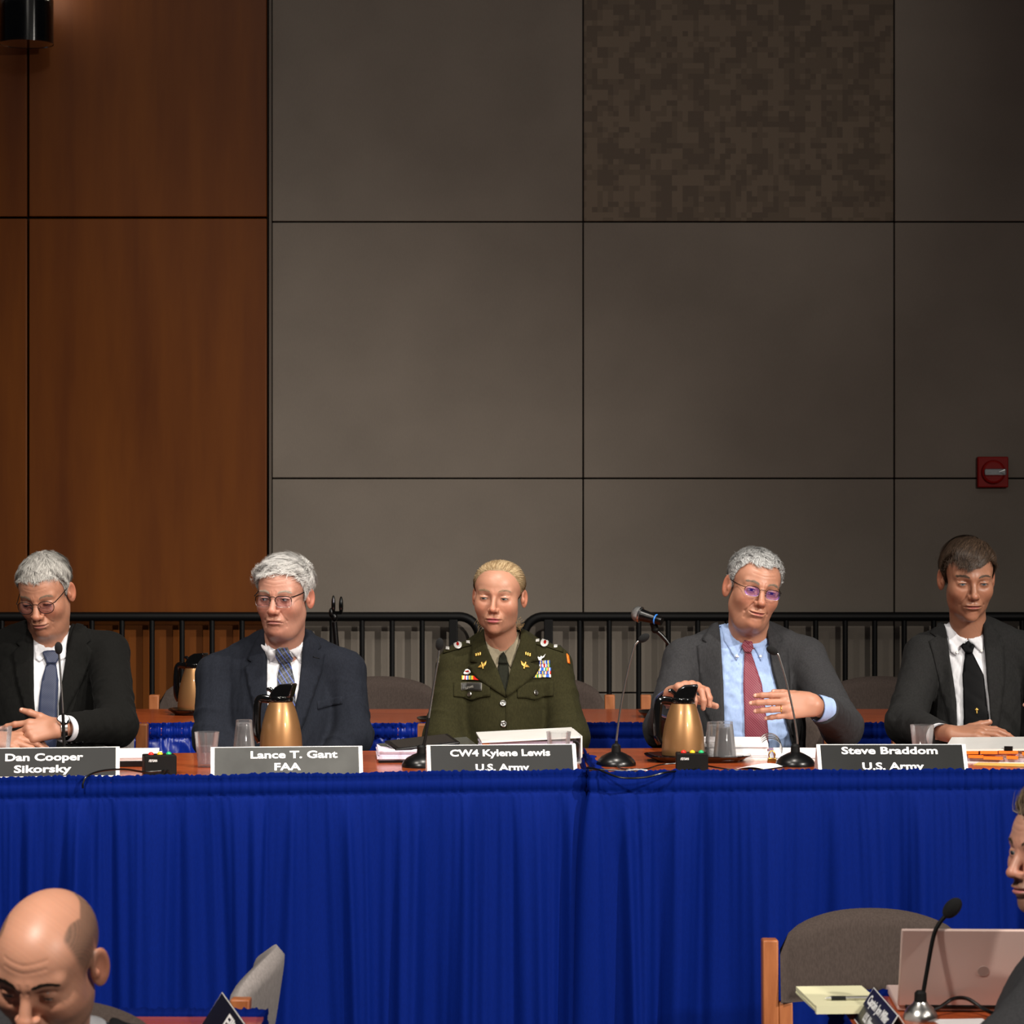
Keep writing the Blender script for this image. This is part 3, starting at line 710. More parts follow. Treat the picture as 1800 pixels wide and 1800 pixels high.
def hand_mesh(A, tone, h=.0022):
    pts = np.array([q for a in A for q in a[:2]]); lo = pts.min(0) - .03; hi = pts.max(0) + .03
    V, Q = surf(lambda p: hand_f(p, A), lo, hi, h, 1); base = np.array(tone); c = np.tile(base, (len(V), 1)); k = np.zeros(len(V))
    for a, b, ra, rb, i in A:
        if i >= 0:
            for q, s, wt in ((a, .010, .35), (b, .009, .3)): k = np.maximum(k, wt * np.exp(-((V - q) ** 2).sum(1) / s ** 2))
    k = k[:, None]; c = c * (1 - k) + base * np.array([1.05, .68, .62]) * k
    return V, Q, np.clip(c, 0, 1)
def nails(A, u):
    m = MB()
    last = {}
    for a in A:
        if a[4] >= 0: last[a[4]] = a
    for i, a in last.items():
        d = a[1] - a[0]; d /= np.linalg.norm(d); n = u - d * u.dot(d); n /= np.linalg.norm(n); s = np.cross(d, n); R = Matrix(np.array([s, d, n]).T.tolist()).to_4x4(); R.translation = Vector(a[1] - d * .001 + n * a[3] * .80)
        m.ball((0, 0, 0), (.0050, .0060, .0018), 10, 6, R)
    return m
def wrinkle(p, amp, seed):
    rng = np.random.default_rng(seed); o = np.zeros(len(p), np.float32)
    for k in range(5):
        d = rng.normal(0, 1, 3) * np.array([1, 1, .75]); d /= np.linalg.norm(d); wl = rng.uniform(.05, .13); q = rng.normal(0, 1, 3) * 9
        s = np.sin(p @ arr(d * 2 * math.pi / wl) + rng.uniform(0, 6) + 1.6 * np.sin(p @ arr(q) + rng.uniform(0, 6))); o += (1 - np.abs(s)) ** 2 * (1 if k % 2 else -1)
    return o * amp * .5
def jacket_field(j, wr=.0016, fat=1.0):
    Nk, SL, SR, EL, ER, WL, WR, H = [np.array(j[k], float) for k in ('N', 'SL', 'SR', 'EL', 'ER', 'WL', 'WR', 'H')]
    hw = np.linalg.norm(SR - SL) / 2; mid = (SL + SR) / 2; sh = j.get('sr', .059)
    side = (SR - SL) / (2 * hw); fw = np.cross(side, (0, 0, 1.)); R = np.array([side, -fw, (0, 0, 1.)]).T
    chest = mid + np.array([0, 0, -.135]) - fw * 0; belly = mid * .35 + H * .65 + fw * .03; belly[2] = max(belly[2], mid[2] - .37)
    seed = j['seed']; ua = lambda E, S: (E - S) / np.linalg.norm(E - S)
    def fold(p, a, b, E):
        """ridges that run round the sleeve and bunch at the elbow"""
        d = b - a; l = np.linalg.norm(d); d = d / l; t = (p - arr(a)) @ arr(d); e = np.exp(-((p - arr(E)) ** 2).sum(1) / .15 ** 2)
        rr = p @ arr([11, 17, 7]); return (.0012 + .0042 * e) * (1 - np.abs(np.sin(t * 38 + rr * .9 + 1.3 * np.sin(rr * 2.1 + seed)))) ** 2
    def f(p):
        d = ell(p, chest, (hw * .90, .128 * fat, .235), R)
        d = smin(d, ell(p, belly, (hw * .88, .150 * fat, .25), R), .09)
        for S in (SL, SR):
            a = Nk + (S - Nk) * .30 + np.array([0, .014, j.get('trap', .028)]); d = smin(d, cap(p, a, S, .050, sh), .05)
        d = smin(d, ell(p, Nk + np.array([0, .036, -.002]), (.084, .072, .062)), .03)
        for S, E, Wq in ((SL, EL, WL), (SR, ER, WR)):
            s = smin(cap(p, S, E, sh * 1.03, .055) - fold(p, S, E, E), cap(p, E, Wq, .053, .0435) - fold(p, E, Wq, E), .03)
            d = smin(d, s, .022)
        return d - wrinkle(p, wr, seed)
    pts = np.array([Nk, SL, SR, EL, ER, WL, WR, H]); lo = pts.min(0) - .19; hi = pts.max(0) + .16
    lo[2] = min(H[2] - .12, pts[:, 2].min() - .08)
    return f, lo, hi, fw
def PX(pts, d): return [(float(P(a, b, d)[0]), float(P(a, b, d)[2])) for a, b in pts]
def person(s):
    h = s['h']; N_ = np.array(s['j']['N']); S = s.get('scale', 1.0); tone = tuple(np.array(s['tone']) * np.array([.86, .80, .78])); low = s.get('floor', 0.0)
    j = s['j']
    if 'H' not in j: j['H'] = (N_[0] + s.get('hx', 0), N_[1] + .06, low + .54)
    H = np.array(j['H'])
    root = thing('person', s['label'], 'person', (H[0], H[1], low))
    R3 = Matrix.Rotation(math.radians(s['yaw']), 4, 'Z') @ Matrix.Rotation(math.radians(s['pitch']), 4, 'X') @ Matrix.Rotation(math.radians(s['roll']), 4, 'Y')
    E = np.array(s['eye']); r3 = np.array(R3)[:3, :3]
    O = E - r3 @ np.array([0, -.082, -.004]) * S
    Mh = Matrix.Translation(Vector(O)) @ R3 @ Matrix.Scale(S, 4); Mi = np.array(Mh.inverted()); Mn = np.array(Mh)
    tr = lambda V: np.asarray(V, float) @ Mn[:3, :3].T + Mn[:3, 3]
    nbw = N_ + np.array([0, .03, -.06]); h.nb = tuple(Mi[:3, :3] @ nbw + Mi[:3, 3])
    hf = lambda p: head_f(p, h); nb = np.array(h.nb)
    lo = np.minimum([-.105, -.135, -.15], nb - .075); hi = np.maximum([.105, .125, .13], nb + np.array([.075, .075, 0]))
    V, Q = surf(hf, lo, hi, s.get('vox', .0019), 1)
    cols = head_cols(V, h, tone, s.get('lip', (.36, .12, .10)), s.get('flush', .4), s.get('stub', 0), s.get('stubc', (.2, .16, .13)), s.get('shave'))
    J, jlo, jhi, fw = jacket_field(j, s.get('wr', .0016), s.get('fat', 1.0))
    mid = (np.array(j['SL']) + np.array(j['SR'])) / 2; side = np.cross(fw, (0, 0, 1.))
    side = np.array([fw[1] * -1, fw[0], 0]) if False else (np.array(j['SR']) - np.array(j['SL'])) / np.linalg.norm(np.array(j['SR']) - np.array(j['SL']))
    knees = [H + side * k + fw * .43 + np.array([0, 0, .0]) for k in (-.12, .12)]; knees = [np.array([k[0], k[1], low + .50]) for k in knees]
    feet = [np.array([k[0], k[1], low + .07]) + fw * -.02 for k in knees]; hips = [H + side * k + np.array([0, 0, -.0]) for k in (-.09, .09)]
    def legs(p, g=0):
        d = ell(p, H, (.165 + g, .14 + g, .12 + g))
        for hp, kn, ft in zip(hips, knees, feet): d = smin(d, smin(cap(p, hp, kn, .078 + g, .058 + g), cap(p, kn, ft, .055 + g, .042 + g), .03), .03)
        return d
    coref = lambda p: np.minimum(J(p) + .024, legs(p, -.008))
    cl = np.minimum(jlo, np.array(feet).min(0) - .09); chh = np.maximum(jhi, np.array(knees).max(0) + .08)
    BV, BQ = surf(coref, cl, chh, .024, 0)
    ms = [(tr(V), Q), (BV, BQ)]; cs = [cols, np.tile(np.array(tone), (len(BV), 1))]; nl = MB()
    hands = []
    for hd in s.get('hands', []):
        hd = dict(hd); am = hd.pop('arm', None)
        if am: bk = np.array(j['E' + am]) - np.array(j['W' + am]); hd['back'] = bk / np.linalg.norm(bk)
        A, sd, up, fwd = hand_caps(**hd); hv, hq, hc = hand_mesh(A, tone, .0021 if not s.get('coarse') else .004); ms.append((hv, hq)); cs.append(hc); hands.append((A, sd, up, fwd))
        nn = nails(A, up); nl.add(nn.v, nn.f)
    VV, FF = join(*ms)
    part('body', (VV, FF, np.vstack(cs)), 'skin', root, True)
    if nl.v: part('fingernails', nl, plain('nail', 'd9a693', .3), root, True)
    # eyes, brows, hair, glasses
    for sd in (-1, 1): ev_, ef, ec = eye_mesh(sd * .0315, 0, s.get('gaze', (0, -1, -.1)), s.get('iris', (.03, .045, .05))); part('eye', (tr(ev_), ef, ec), 'eye', root, True)
    if not s.get('coarse'):
        lm = lashes(hf, h); part('eyelashes', (tr(lm.v), lm.f), s.get('lashm', MT['lash']), root, True)
    if s.get('browc') is not None:
        bv, bq, bc = brow_hairs(hf, h, s['browc'], 5, s.get('brown', 150)); part('eyebrows', (tr(bv), bq, bc), 'hair', root, True, kind='stuff')
    if s.get('hair'):
        hv, hq, hc = make_hair(h, s['hair'], s['j']['seed']); part('hair', (tr(hv), hq, hc), 'hair', root, True, label=s['hair'].get('label'))
    if s.get('glasses'): make_glasses(root, Mh, h, s['glasses'])
    # clothes
    dF = s['df']; V2 = PX(s['V'], dF)
    WA = []
    for E_, W_ in (('EL', 'WL'), ('ER', 'WR')):
        a = np.array(j[W_], float); dd = a - np.array(j[E_], float); WA.append((a, dd / np.linalg.norm(dd)))
    def jcut(p):
        d = J(p); c = np.maximum(polyd(p[:, 0], p[:, 2], V2), -((p - arr(mid)) @ arr(fw)) - .03); d = smax(d, -c, .003)
        for a, dd in WA:
            q = p - arr(a); cc = np.maximum(-(q @ arr(dd)), np.sqrt((q * q).sum(1)) - .085); d = smax(d, -cc, .002)
        return d
    JV, JQ = largest(*surf(jcut, jlo, jhi, s.get('jvox', .0052), 1))
    part('jacket', (JV, JQ), s['jm'], root, True)
    Vb = np.array(V2); xl, xh, zl, zh = Vb[:, 0].min() - .04, Vb[:, 0].max() + .04, Vb[:, 1].min() - .04, Vb[:, 1].max() + .03
    wr2 = lambda p: wrinkle(p * 1.6, .0030 * s.get('shw', 1), j['seed'] + 7)
    def shirt(p):
        d = J(p) + .010 - wr2(p)
        b = np.maximum(np.maximum(xl - p[:, 0], p[:, 0] - xh), np.maximum(zl - p[:, 2], p[:, 2] - zh)); b = np.maximum(b, -((p - arr(mid)) @ arr(fw)) - .02)
        return smax(d, b, .004)
    slo = np.array([xl - .01, jlo[1], zl - .01]); shi = np.array([xh + .01, mid[1] + .12, zh + .01])
    SV, SQ = largest(*surf(shirt, slo, shi, .0055, 1))
    part('shirt', (SV, SQ), s['sm'], root, True)
    ax = O - nbw; ax /= np.linalg.norm(ax); ax2 = ax + fw * s.get('tilt', .5); ax2 /= np.linalg.norm(ax2)
    bc = N_ + ax * s.get('cup', .012) + np.array([0, s.get('by', .022), 0]); Rb = h.nr * S * 1.05 + .008
    def band(p):
        q = p - arr(bc); t = q @ arr(ax2); rad = np.sqrt(np.maximum(((q - t[:, None] * arr(ax2)) ** 2).sum(1), 1e-12)); return smax(rad - Rb + .10 * t, np.abs(t) - .029, .004)
    BV, BQ = surf(band, bc - .11, bc + .11, .004, 1)
    part('collar_band', (BV, BQ), s['sm'], root, True)
    fs = lambda p: np.minimum(J(p) + .010 - wr2(p), band(p))
    y0 = dF - .25
    for pl in s.get('leaf', []): part('collar', drape(PX(pl, dF), fs, .0045, y0, .006, .004), s['sm'], root, True)
    if s.get('tie'):
        t = s['tie']; ft = lambda p: fs(p) - .004
        part('tie', join(drape(PX(t['blade'], dF), lambda p: J(p) + .010 - .004 * 0, .0065, y0, .008, .006), drape(PX(t['knot'], dF), fs, .014, y0, .006, .012)), t['m'], root, True)
    for nm, pl in s.get('lapel', []): part(nm, drape(PX(pl, dF), J, .0055, y0, .009, .006), s['jm'], root, True)
    for nm, pl, off, m in s.get('trims', []): part(nm, drape(PX(pl, dF), J, off, y0, .006, .003), m, root, True)
    if s.get('cuffs'):
        for k in s['cuffs']:
            a, dd = WA[k]
            if k in s.get('cuffdir', {}): dd = np.array(s['cuffdir'][k]); dd = dd / np.linalg.norm(dd)
            m = MB(); m.tube([a - dd * (.03 if k not in s.get('cuffdir', {}) else .004), a + dd * .008, a + dd * .022], [.036, .0375, .0378], 24, cap=False); m.tube([a + dd * .022, a - dd * .02], [.0352, .034], 24, cap=False)
            part('shirt_cuff', m, s['sm'], root, True)
    tl = np.minimum(np.array(feet).min(0), H) - .2; th_ = np.maximum(np.array(hips + knees).max(0), H) + .2
    TV, TQ = surf(lambda p: smax(legs(p, .012), (low + .09) - p[:, 2], .01), tl, th_, .022, 0)
    part('trousers', (TV, TQ), s.get('tm', s['jm']), root, True)
    for ft in feet:
        m = MB(); fx = ft + fw * .09; R = Matrix.Rotation(math.atan2(fw[0], -fw[1]), 4, 'Z'); R.translation = Vector((fx[0], fx[1], low)); m.ball((0, 0, .045), (.048, .14, .045), 14, 8, R); part('shoe', m, 'shoe', root, True)
    return dict(root=root, J=J, fs=fs, dF=dF, y0=y0, Mh=Mh, h=h, hands=hands, WA=WA, hf=hf, tr=tr)
def comb_from(c, lead=(0, 0, 0)): return lambda p: nrm(p - arr(c)) + arr(lead)
def rings(pr, k, fid, r=.0098):
    A = pr['hands'][k][0]; a = [q for q in A if q[4] == fid][0]; m = MB(); c = a[0] + (a[1] - a[0]) * .42; m.torus(c, r, .0016, tuple(a[1] - a[0]), 20, 8)
    part('wedding_ring', m, 'gold', pr['root'], True)

SUIT1 = cloth('black suit wool', '131312', .9); SUIT2 = cloth('navy suit wool', '1e2129', .88); SUIT4 = cloth('charcoal suit wool', '333335', .9); SUIT5 = cloth('dark charcoal suit wool', '232323', .9)
GREEN = cloth('army green wool', '2c2a18', .9, var=.14); WHITE = cloth('white shirt cotton', 'dcdde2', .8, var=.03, bstr=.1); BLUESH = cloth('pale blue shirt cotton', '9db4dd', .8, var=.05, bstr=.1); TAN = cloth('tan shirt cotton', '8d8470', .85, var=.05, bstr=.1)
TIE1 = grid_mat('navy dotted tie', '101b36', '0b132a', '1b3160', 260, 40, .35, .3); TIE2 = grid_mat('grey plaid tie', '23252c', '5b616e', '4058a8', 62, 35, .10, .16); TIE4 = grid_mat('maroon woven tie', '7d2438', '5b1528', '9a4456', 190, 45, .3, .2)
TIE5 = cloth('black tie satin', '09090b', .6, var=.1); TIE3 = cloth('olive black neck tab', '20211a', .8)
GREYC = [(.40, .39, .375), (.80, .78, .75)]

def people():
    D = {}
    # man in the black suit, looking down, hands together
    h = Pars(w=.96, jw=.96, fat=.6, nr=.062, open=.0014, ez=-.003, nw=1.1, lip=.75, smile=.0002, lines=.7)
    W1 = P(108, 1279, 7.58)
    D[1] = person(dict(h=h, label='man in black suit and dark round glasses looking down at his hands', eye=P(65, 1062, 7.90), yaw=-9, pitch=22, roll=-3, scale=.97, tone=(.50, .255, .165), lip=(.40, .15, .12), flush=.5,
        gaze=(-.1, -1, -.7), browc=(.24, .17, .12), df=7.86, fat=1.05, jm=SUIT1, sm=WHITE, cup=.022,
        j=dict(N=P(79, 1142, 8.03), SL=P(-38, 1152, 8.06), SR=P(190, 1148, 8.06), EL=P(-66, 1285, 7.86), ER=P(206, 1276, 7.80), WL=P(-20, 1296, 7.60), WR=P(120, 1281, 7.61), seed=11), 
        V=[(44, 1112), (108, 1090), (104, 1140), (104, 1250), (92, 1330), (66, 1330), (55, 1240), (48, 1150)],
        leaf=[[(44, 1104), (50, 1122), (72, 1147), (77, 1152), (60, 1167), (52, 1162), (47, 1135)], [(117, 1088), (112, 1108), (92, 1140), (82, 1152), (92, 1166), (104, 1160), (116, 1112)]],
        tie=dict(m=TIE1, knot=[(64, 1153), (72, 1150), (84, 1150), (94, 1157), (88, 1172), (72, 1172)], blade=[(72, 1171), (88, 1171), (94, 1200), (94, 1330), (58, 1330), (63, 1230), (66, 1195)]),
        lapel=[('lapel', [(117, 1090), (126, 1096), (146, 1130), (138, 1136), (150, 1148), (143, 1180), (112, 1250), (100, 1300), (98, 1240), (106, 1150)]), ('lapel', [(42, 1106), (36, 1112), (16, 1134), (24, 1140), (12, 1152), (22, 1200), (44, 1260), (56, 1300), (54, 1230), (46, 1150)])],
        hands=[dict(Wr=W1, arm='R', fwd=(-1, -.10, -.10), up=(.12, -.80, .60), thumb_side=1, curls=[(.15, .25, .2), (.55, .35, .2), (.62, .35, .2), (.65, .35, .2)], spread=(.10, .02, -.14, -.30), tdir=(.8, .55, .05), k=.98),
               dict(Wr=P(-22, 1300, 7.56), fwd=(1, -.1, -.05), up=(0, -.5, .8), thumb_side=-1, curls=[(.3, .4, .3)] * 4, k=.98)],
        cuffs=[1], hair=dict(thick=.010, n=11000, wid=.0011, len=lambda p: np.where(p[:, 2] > .06, .030, .014), lift=.08, comb=comb_from((0, .03, .10)), c1=(.20, .19, .175), c2=(.62, .60, .56), clump=.2, side=.5, label='short grey hair combed forward',
            hl=([0, 22, 42, 56, 66, 74, 86, 94, 103, 116, 135, 180], [.068, .070, .070, .056, .030, .004, -.020, -.008, .026, .004, -.050, -.085])),
        glasses=dict(label='dark round metal glasses', rx=.0235, rz=.0215, ex=2.3, flat=.18, rt=.0011, tt=.0013, mat='blackmat', lens='lensp', z=-.007)))
    rings(D[1], 0, 2)
    # man in the navy suit
    h = Pars(w=.985, jw=1.03, fat=.25, nr=.060, open=.0033, nw=1.1, lip=.6, smile=-.0042, lines=1)
    D[2] = person(dict(h=h, label='white-haired man in navy suit and plaid tie behind a gold pitcher', eye=P(483, 1054, 7.90), yaw=-15, pitch=5, roll=1, scale=.97, tone=(.56, .30, .22), lip=(.42, .17, .15), flush=.6,
        gaze=(-.45, -1, 0), browc=(.42, .34, .27), iris=(.10, .14, .17), df=7.88, fat=1.1, jm=SUIT2, sm=WHITE, cup=.016, by=.010,
        j=dict(N=P(494, 1142, 8.04), SL=P(381, 1187, 8.08), SR=P(606, 1180, 8.08), EL=P(374, 1300, 7.98), ER=P(620, 1296, 7.98), WL=P(425, 1366, 7.88), WR=P(560, 1366, 7.88), seed=23),
        V=[(457, 1112), (527, 1104), (526, 1140), (521, 1215), (500, 1330), (484, 1330), (467, 1240), (463, 1160)],
        leaf=[[(463, 1112), (470, 1126), (488, 1148), (476, 1160), (467, 1170), (465, 1140)], [(526, 1098), (522, 1112), (498, 1146), (508, 1150), (523, 1172), (527, 1130)]],
        tie=dict(m=TIE2, knot=[(479, 1150), (486, 1147), (500, 1147), (507, 1156), (501, 1170), (488, 1170)], blade=[(487, 1168), (503, 1168), (513, 1200), (524, 1330), (476, 1330), (484, 1205), (483, 1195)]),
        lapel=[('lapel', [(528, 1100), (534, 1106), (558, 1142), (551, 1147), (564, 1153), (560, 1180), (534, 1265), (512, 1320), (510, 1300), (522, 1220), (526, 1140)]), ('lapel', [(457, 1108), (450, 1114), (428, 1164), (437, 1168), (424, 1178), (436, 1222), (458, 1290), (482, 1322), (484, 1300), (468, 1240), (461, 1160)])],
        trims=[('breast_pocket', [(553, 1237), (598, 1228), (599, 1241), (555, 1251)], .003, SUIT2), ('buttonhole', [(544, 1158), (555, 1162), (555, 1163), (544, 1159.5)], .0062, MT['blackmat'])],
        hands=[dict(Wr=P(432, 1362, 7.85), fwd=(.6, -.6, -.1), up=(0, -.3, .9), thumb_side=-1, curls=[(.3, .4, .3)] * 4), dict(Wr=P(552, 1362, 7.85), fwd=(-.6, -.6, -.1), up=(0, -.3, .9), thumb_side=1, curls=[(.3, .4, .3)] * 4)],
        hair=dict(thick=.013, n=12000, wid=.0012, len=lambda p: np.where(p[:, 2] > .05, .036, .014), lift=.42, comb=comb_from((.045, .03, .08), (-.25, -.1, .1)), c1=(.46, .45, .44), c2=(.93, .91, .88), clump=.28, side=.55, label='tousled white hair',
            hl=([0, 22, 42, 56, 66, 74, 86, 94, 103, 116, 135, 180], [.072, .072, .068, .050, .024, .000, -.016, -.006, .026, .004, -.050, -.085])),
        glasses=dict(label='grey half-rim glasses', rx=.0245, rz=.0165, ex=3.6, half=True, rt=.0013, rl=.0006, tt=.0017, mat='blackmat', lens='lensp', z=-.008, hinge=.9, bridge=.75)))
    # woman officer
    h = Pars(w=.985, jw=.88, ch=.000, nr=.050, open=.0026, ez=-.001, nw=.86, lip=1.05, smile=-.0012, brow=.75, nasol=.35, lines=.25, cheek=1.05, ear=.9, sk=.90)
    D[3] = person(dict(h=h, label='blonde woman in olive green army dress uniform with ribbons', eye=P(869, 1052, 7.94), yaw=-9, pitch=3, roll=2, scale=.945, tone=(.54, .285, .19), lip=(.44, .115, .125), flush=.5,
        gaze=(-.25, -1, -.25), browc=(.30, .19, .11), brown=110, iris=(.09, .11, .11), df=7.92, fat=.98, jm=GREEN, sm=TAN, wr=.0012, cup=.012, tilt=.75, shw=.3,
        j=dict(N=P(884, 1146, 8.08), SL=P(801, 1172, 8.10), SR=P(972, 1170, 8.10), EL=P(778, 1298, 8.0), ER=P(1000, 1296, 8.0), WL=P(830, 1366, 7.90), WR=P(946, 1366, 7.90), sr=.053, seed=31),
        V=[(849, 1118), (914, 1112), (918, 1130), (899, 1175), (893, 1223), (888, 1223), (875, 1180), (854, 1140)],
        leaf=[[(848, 1116), (856, 1128), (884, 1154), (873, 1180), (862, 1160)], [(915, 1110), (910, 1122), (886, 1154), (897, 1178), (906, 1155)]],
        tie=dict(m=TIE3, knot=[(877, 1164), (884, 1152), (890, 1164), (892, 1172), (876, 1172)], blade=[(877, 1170), (893, 1170), (896, 1205), (890, 1226), (886, 1226), (874, 1190)]),
        lapel=[('lapel', [(916, 1110), (922, 1114), (941, 1130), (946, 1166), (930, 1168), (950, 1176), (938, 1194), (890, 1228), (889, 1220), (897, 1180), (914, 1132)]), ('lapel', [(849, 1114), (842, 1120), (829, 1134), (826, 1168), (842, 1169), (822, 1176), (838, 1196), (889, 1228), (888, 1218), (876, 1184), (854, 1138)])],
        hands=[dict(Wr=P(836, 1362, 7.87), fwd=(.6, -.6, -.1), up=(0, -.3, .9), thumb_side=-1, curls=[(.3, .4, .3)] * 4, k=.88), dict(Wr=P(940, 1362, 7.87), fwd=(-.6, -.6, -.1), up=(0, -.3, .9), thumb_side=1, curls=[(.3, .4, .3)] * 4, k=.88)],
        hair=dict(thick=.006, n=11000, wid=.0010, len=lambda p: np.full(len(p), .07), lift=.0, segs=7, comb=lambda p: nrm(arr((0, .12, .0)) - p), c1=(.27, .165, .075), c2=(.62, .47, .28), clump=.05, side=.75, label='blonde hair pulled back tight', ripple=0,
            hl=([0, 18, 35, 50, 62, 74, 86, 94, 103, 116, 135, 180], [.078, .078, .073, .058, .036, .012, -.002, .004, .028, .006, -.050, -.085]))))
    # man with the maroon tie
    h = Pars(w=.965, jw=.95, fat=.5, nr=.060, open=.0034, nw=1.0, lip=.6, smile=.0030, asym=.0006, lines=1, nasol=1.2, nl=.002, ear=1.08)
    WL4, WR4 = P(1180, 1222, 7.53), P(1438, 1240, 7.59)
    D[4] = person(dict(h=h, label='grey-haired man in charcoal suit and maroon tie tilting his head', eye=P(1338, 1040, 7.86), yaw=11, pitch=4, roll=11, scale=.98, tone=(.52, .265, .175), lip=(.40, .13, .11), flush=.5,
        gaze=(.05, -1, -.05), browc=(.20, .15, .11), iris=(.04, .03, .02), df=7.82, fat=1.05, jm=SUIT4, sm=BLUESH, cup=.020,
        j=dict(N=P(1318, 1130, 7.99), SL=P(1203, 1160, 8.02), SR=P(1416, 1158, 8.02), EL=P(1168, 1282, 7.88), ER=P(1480, 1278, 7.78), WL=P(1174, 1240, 7.58), WR=P(1447, 1246, 7.62), seed=41),
        V=[(1272, 1094), (1354, 1092), (1358, 1120), (1362, 1180), (1380, 1250), (1402, 1330), (1274, 1330), (1275, 1200)],
        leaf=[[(1272, 1080), (1277, 1094), (1310, 1130), (1316, 1134), (1306, 1150), (1300, 1165), (1280, 1130)], [(1353, 1094), (1350, 1104), (1324, 1134), (1334, 1146), (1343, 1166), (1355, 1130)]],
        tie=dict(m=TIE4, knot=[(1310, 1142), (1314, 1134), (1328, 1133), (1330, 1140), (1326, 1153), (1314, 1153)], blade=[(1314, 1152), (1326, 1152), (1342, 1205), (1352, 1290), (1352, 1340), (1312, 1340), (1310, 1205)]),
        lapel=[('lapel', [(1354, 1096), (1360, 1100), (1384, 1128), (1376, 1134), (1392, 1142), (1394, 1180), (1392, 1230), (1398, 1300), (1384, 1260), (1364, 1180), (1357, 1130)]), ('lapel', [(1271, 1092), (1264, 1098), (1241, 1130), (1250, 1134), (1232, 1140), (1236, 1200), (1246, 1260), (1268, 1300), (1276, 1300), (1275, 1200), (1273, 1130)])],
        trims=[('collar_button', [(1302, 1158), (1304, 1158), (1304, 1160.5), (1302, 1160.5)], .0085, MT['card'])],
        hands=[dict(Wr=WL4, arm='L', fwd=(.5, -.8, .35), up=(-.1, .3, .95), thumb_side=-1, curls=[(.55, .75, .5), (.65, .8, .5), (.7, .8, .5), (.75, .8, .5)], tdir=(.6, .6, -.5)),
               dict(Wr=WR4, arm='R', fwd=(-1, -.14, .02), up=(.06, -1, .22), thumb_side=1, curls=[(.12, .22, .2), (.14, .25, .2), (.20, .28, .2), (.26, .3, .2)], spread=(.02, .0, -.03, -.08), tdir=(.92, .22, -.42))],
        cuffs=[0, 1], cuffdir={1: (-.85, -.5, .12)}, hair=dict(thick=.009, n=13000, wid=.0011, len=lambda p: np.where(p[:, 2] > .06, .017, .009), lift=.6, comb=comb_from((-.03, .06, .08)), c1=(.30, .30, .30), c2=(.80, .80, .79), clump=.35, side=.35, label='short cropped grey hair',
            hl=([0, 15, 28, 42, 56, 66, 74, 86, 94, 103, 116, 135, 180], [.066, .068, .074, .074, .050, .036, .010, -.014, -.004, .026, .004, -.050, -.085])),
        glasses=dict(label='thin half-rim glasses with violet reflections', rx=.0225, rz=.0145, ex=2.8, half=True, rt=.0009, rl=.0005, tt=.0012, mat='blackmat', lens='lensv', z=-.007, hinge=.6, bridge=.5)))
    rings(D[4], 1, 2)
    # man in black tie
    h = Pars(w=.96, jw=.89, ch=.005, nr=.053, open=.0026, ez=-.0005, nw=.92, lip=.6, smile=-.0022, brow=1.15, sock=1.15, lines=.4, nasol=.7, ear=1.05)
    D[5] = person(dict(h=h, label='brown-haired man in dark suit and black tie beside a tabbed binder', eye=P(1711, 1027, 7.93), yaw=2, pitch=11, roll=0, scale=.99, tone=(.40, .20, .125), lip=(.30, .085, .07), flush=.35,
        gaze=(0, -1, .15), browc=(.07, .045, .03), brown=190, iris=(.10, .13, .16), df=7.90, fat=.98, jm=SUIT5, sm=WHITE, cup=.018,
        j=dict(N=P(1709, 1126, 8.06), SL=P(1626, 1152, 8.09), SR=P(1806, 1150, 8.09), EL=P(1592, 1272, 7.92), ER=P(1870, 1280, 7.92), WL=P(1650, 1294, 7.66), WR=P(1922, 1256, 7.70), seed=53),
        V=[(1675, 1092), (1738, 1086), (1742, 1110), (1742, 1200), (1752, 1330), (1686, 1330), (1688, 1240), (1680, 1150)],
        leaf=[[(1676, 1080), (1682, 1094), (1712, 1128), (1700, 1140), (1693, 1156), (1684, 1150), (1678, 1110)], [(1739, 1078), (1734, 1092), (1714, 1128), (1726, 1140), (1737, 1152), (1742, 1120)]],
        tie=dict(m=TIE5, knot=[(1704, 1140), (1714, 1130), (1725, 1138), (1720, 1153), (1708, 1153)], blade=[(1708, 1152), (1720, 1152), (1736, 1190), (1746, 1330), (1699, 1330), (1701, 1190)]),
        lapel=[('lapel', [(1741, 1084), (1748, 1090), (1770, 1122), (1763, 1128), (1776, 1136), (1774, 1190), (1760, 1270), (1752, 1320), (1746, 1300), (1742, 1200), (1741, 1130)]), ('lapel', [(1675, 1088), (1668, 1096), (1650, 1118), (1660, 1124), (1646, 1132), (1655, 1180), (1672, 1250), (1684, 1320), (1688, 1300), (1686, 1220), (1679, 1140)])],
        hands=[dict(Wr=P(1666, 1291, 7.62), arm='L', fwd=(1, -.22, .10), up=(0, -.35, 1), thumb_side=-1, curls=[(.2, .3, .2)] * 4, tdir=(.8, .4, .1)), dict(Wr=P(1912, 1252, 7.64), fwd=(-1, -.2, .12), up=(0, -1, .2), thumb_side=1, curls=[(.3, .4, .3), (.4, .5, .3), (.5, .5, .3), (.5, .5, .3)])],
        cuffs=[0], hair=dict(thick=.011, n=11000, wid=.0012, len=lambda p: np.where(p[:, 2] > .05, .046, .016), lift=.06, segs=6, comb=comb_from((.035, .04, .10), (-.1, -.15, 0)), c1=(.020, .012, .008), c2=(.085, .052, .032), clump=.13, side=.7, grav=.1, label='brown hair swept over the forehead',
            hl=([0, 12, 25, 42, 56, 66, 74, 86, 94, 103, 116, 135, 180], [.054, .052, .056, .066, .060, .034, .000, -.024, -.014, .026, .004, -.050, -.085]))))
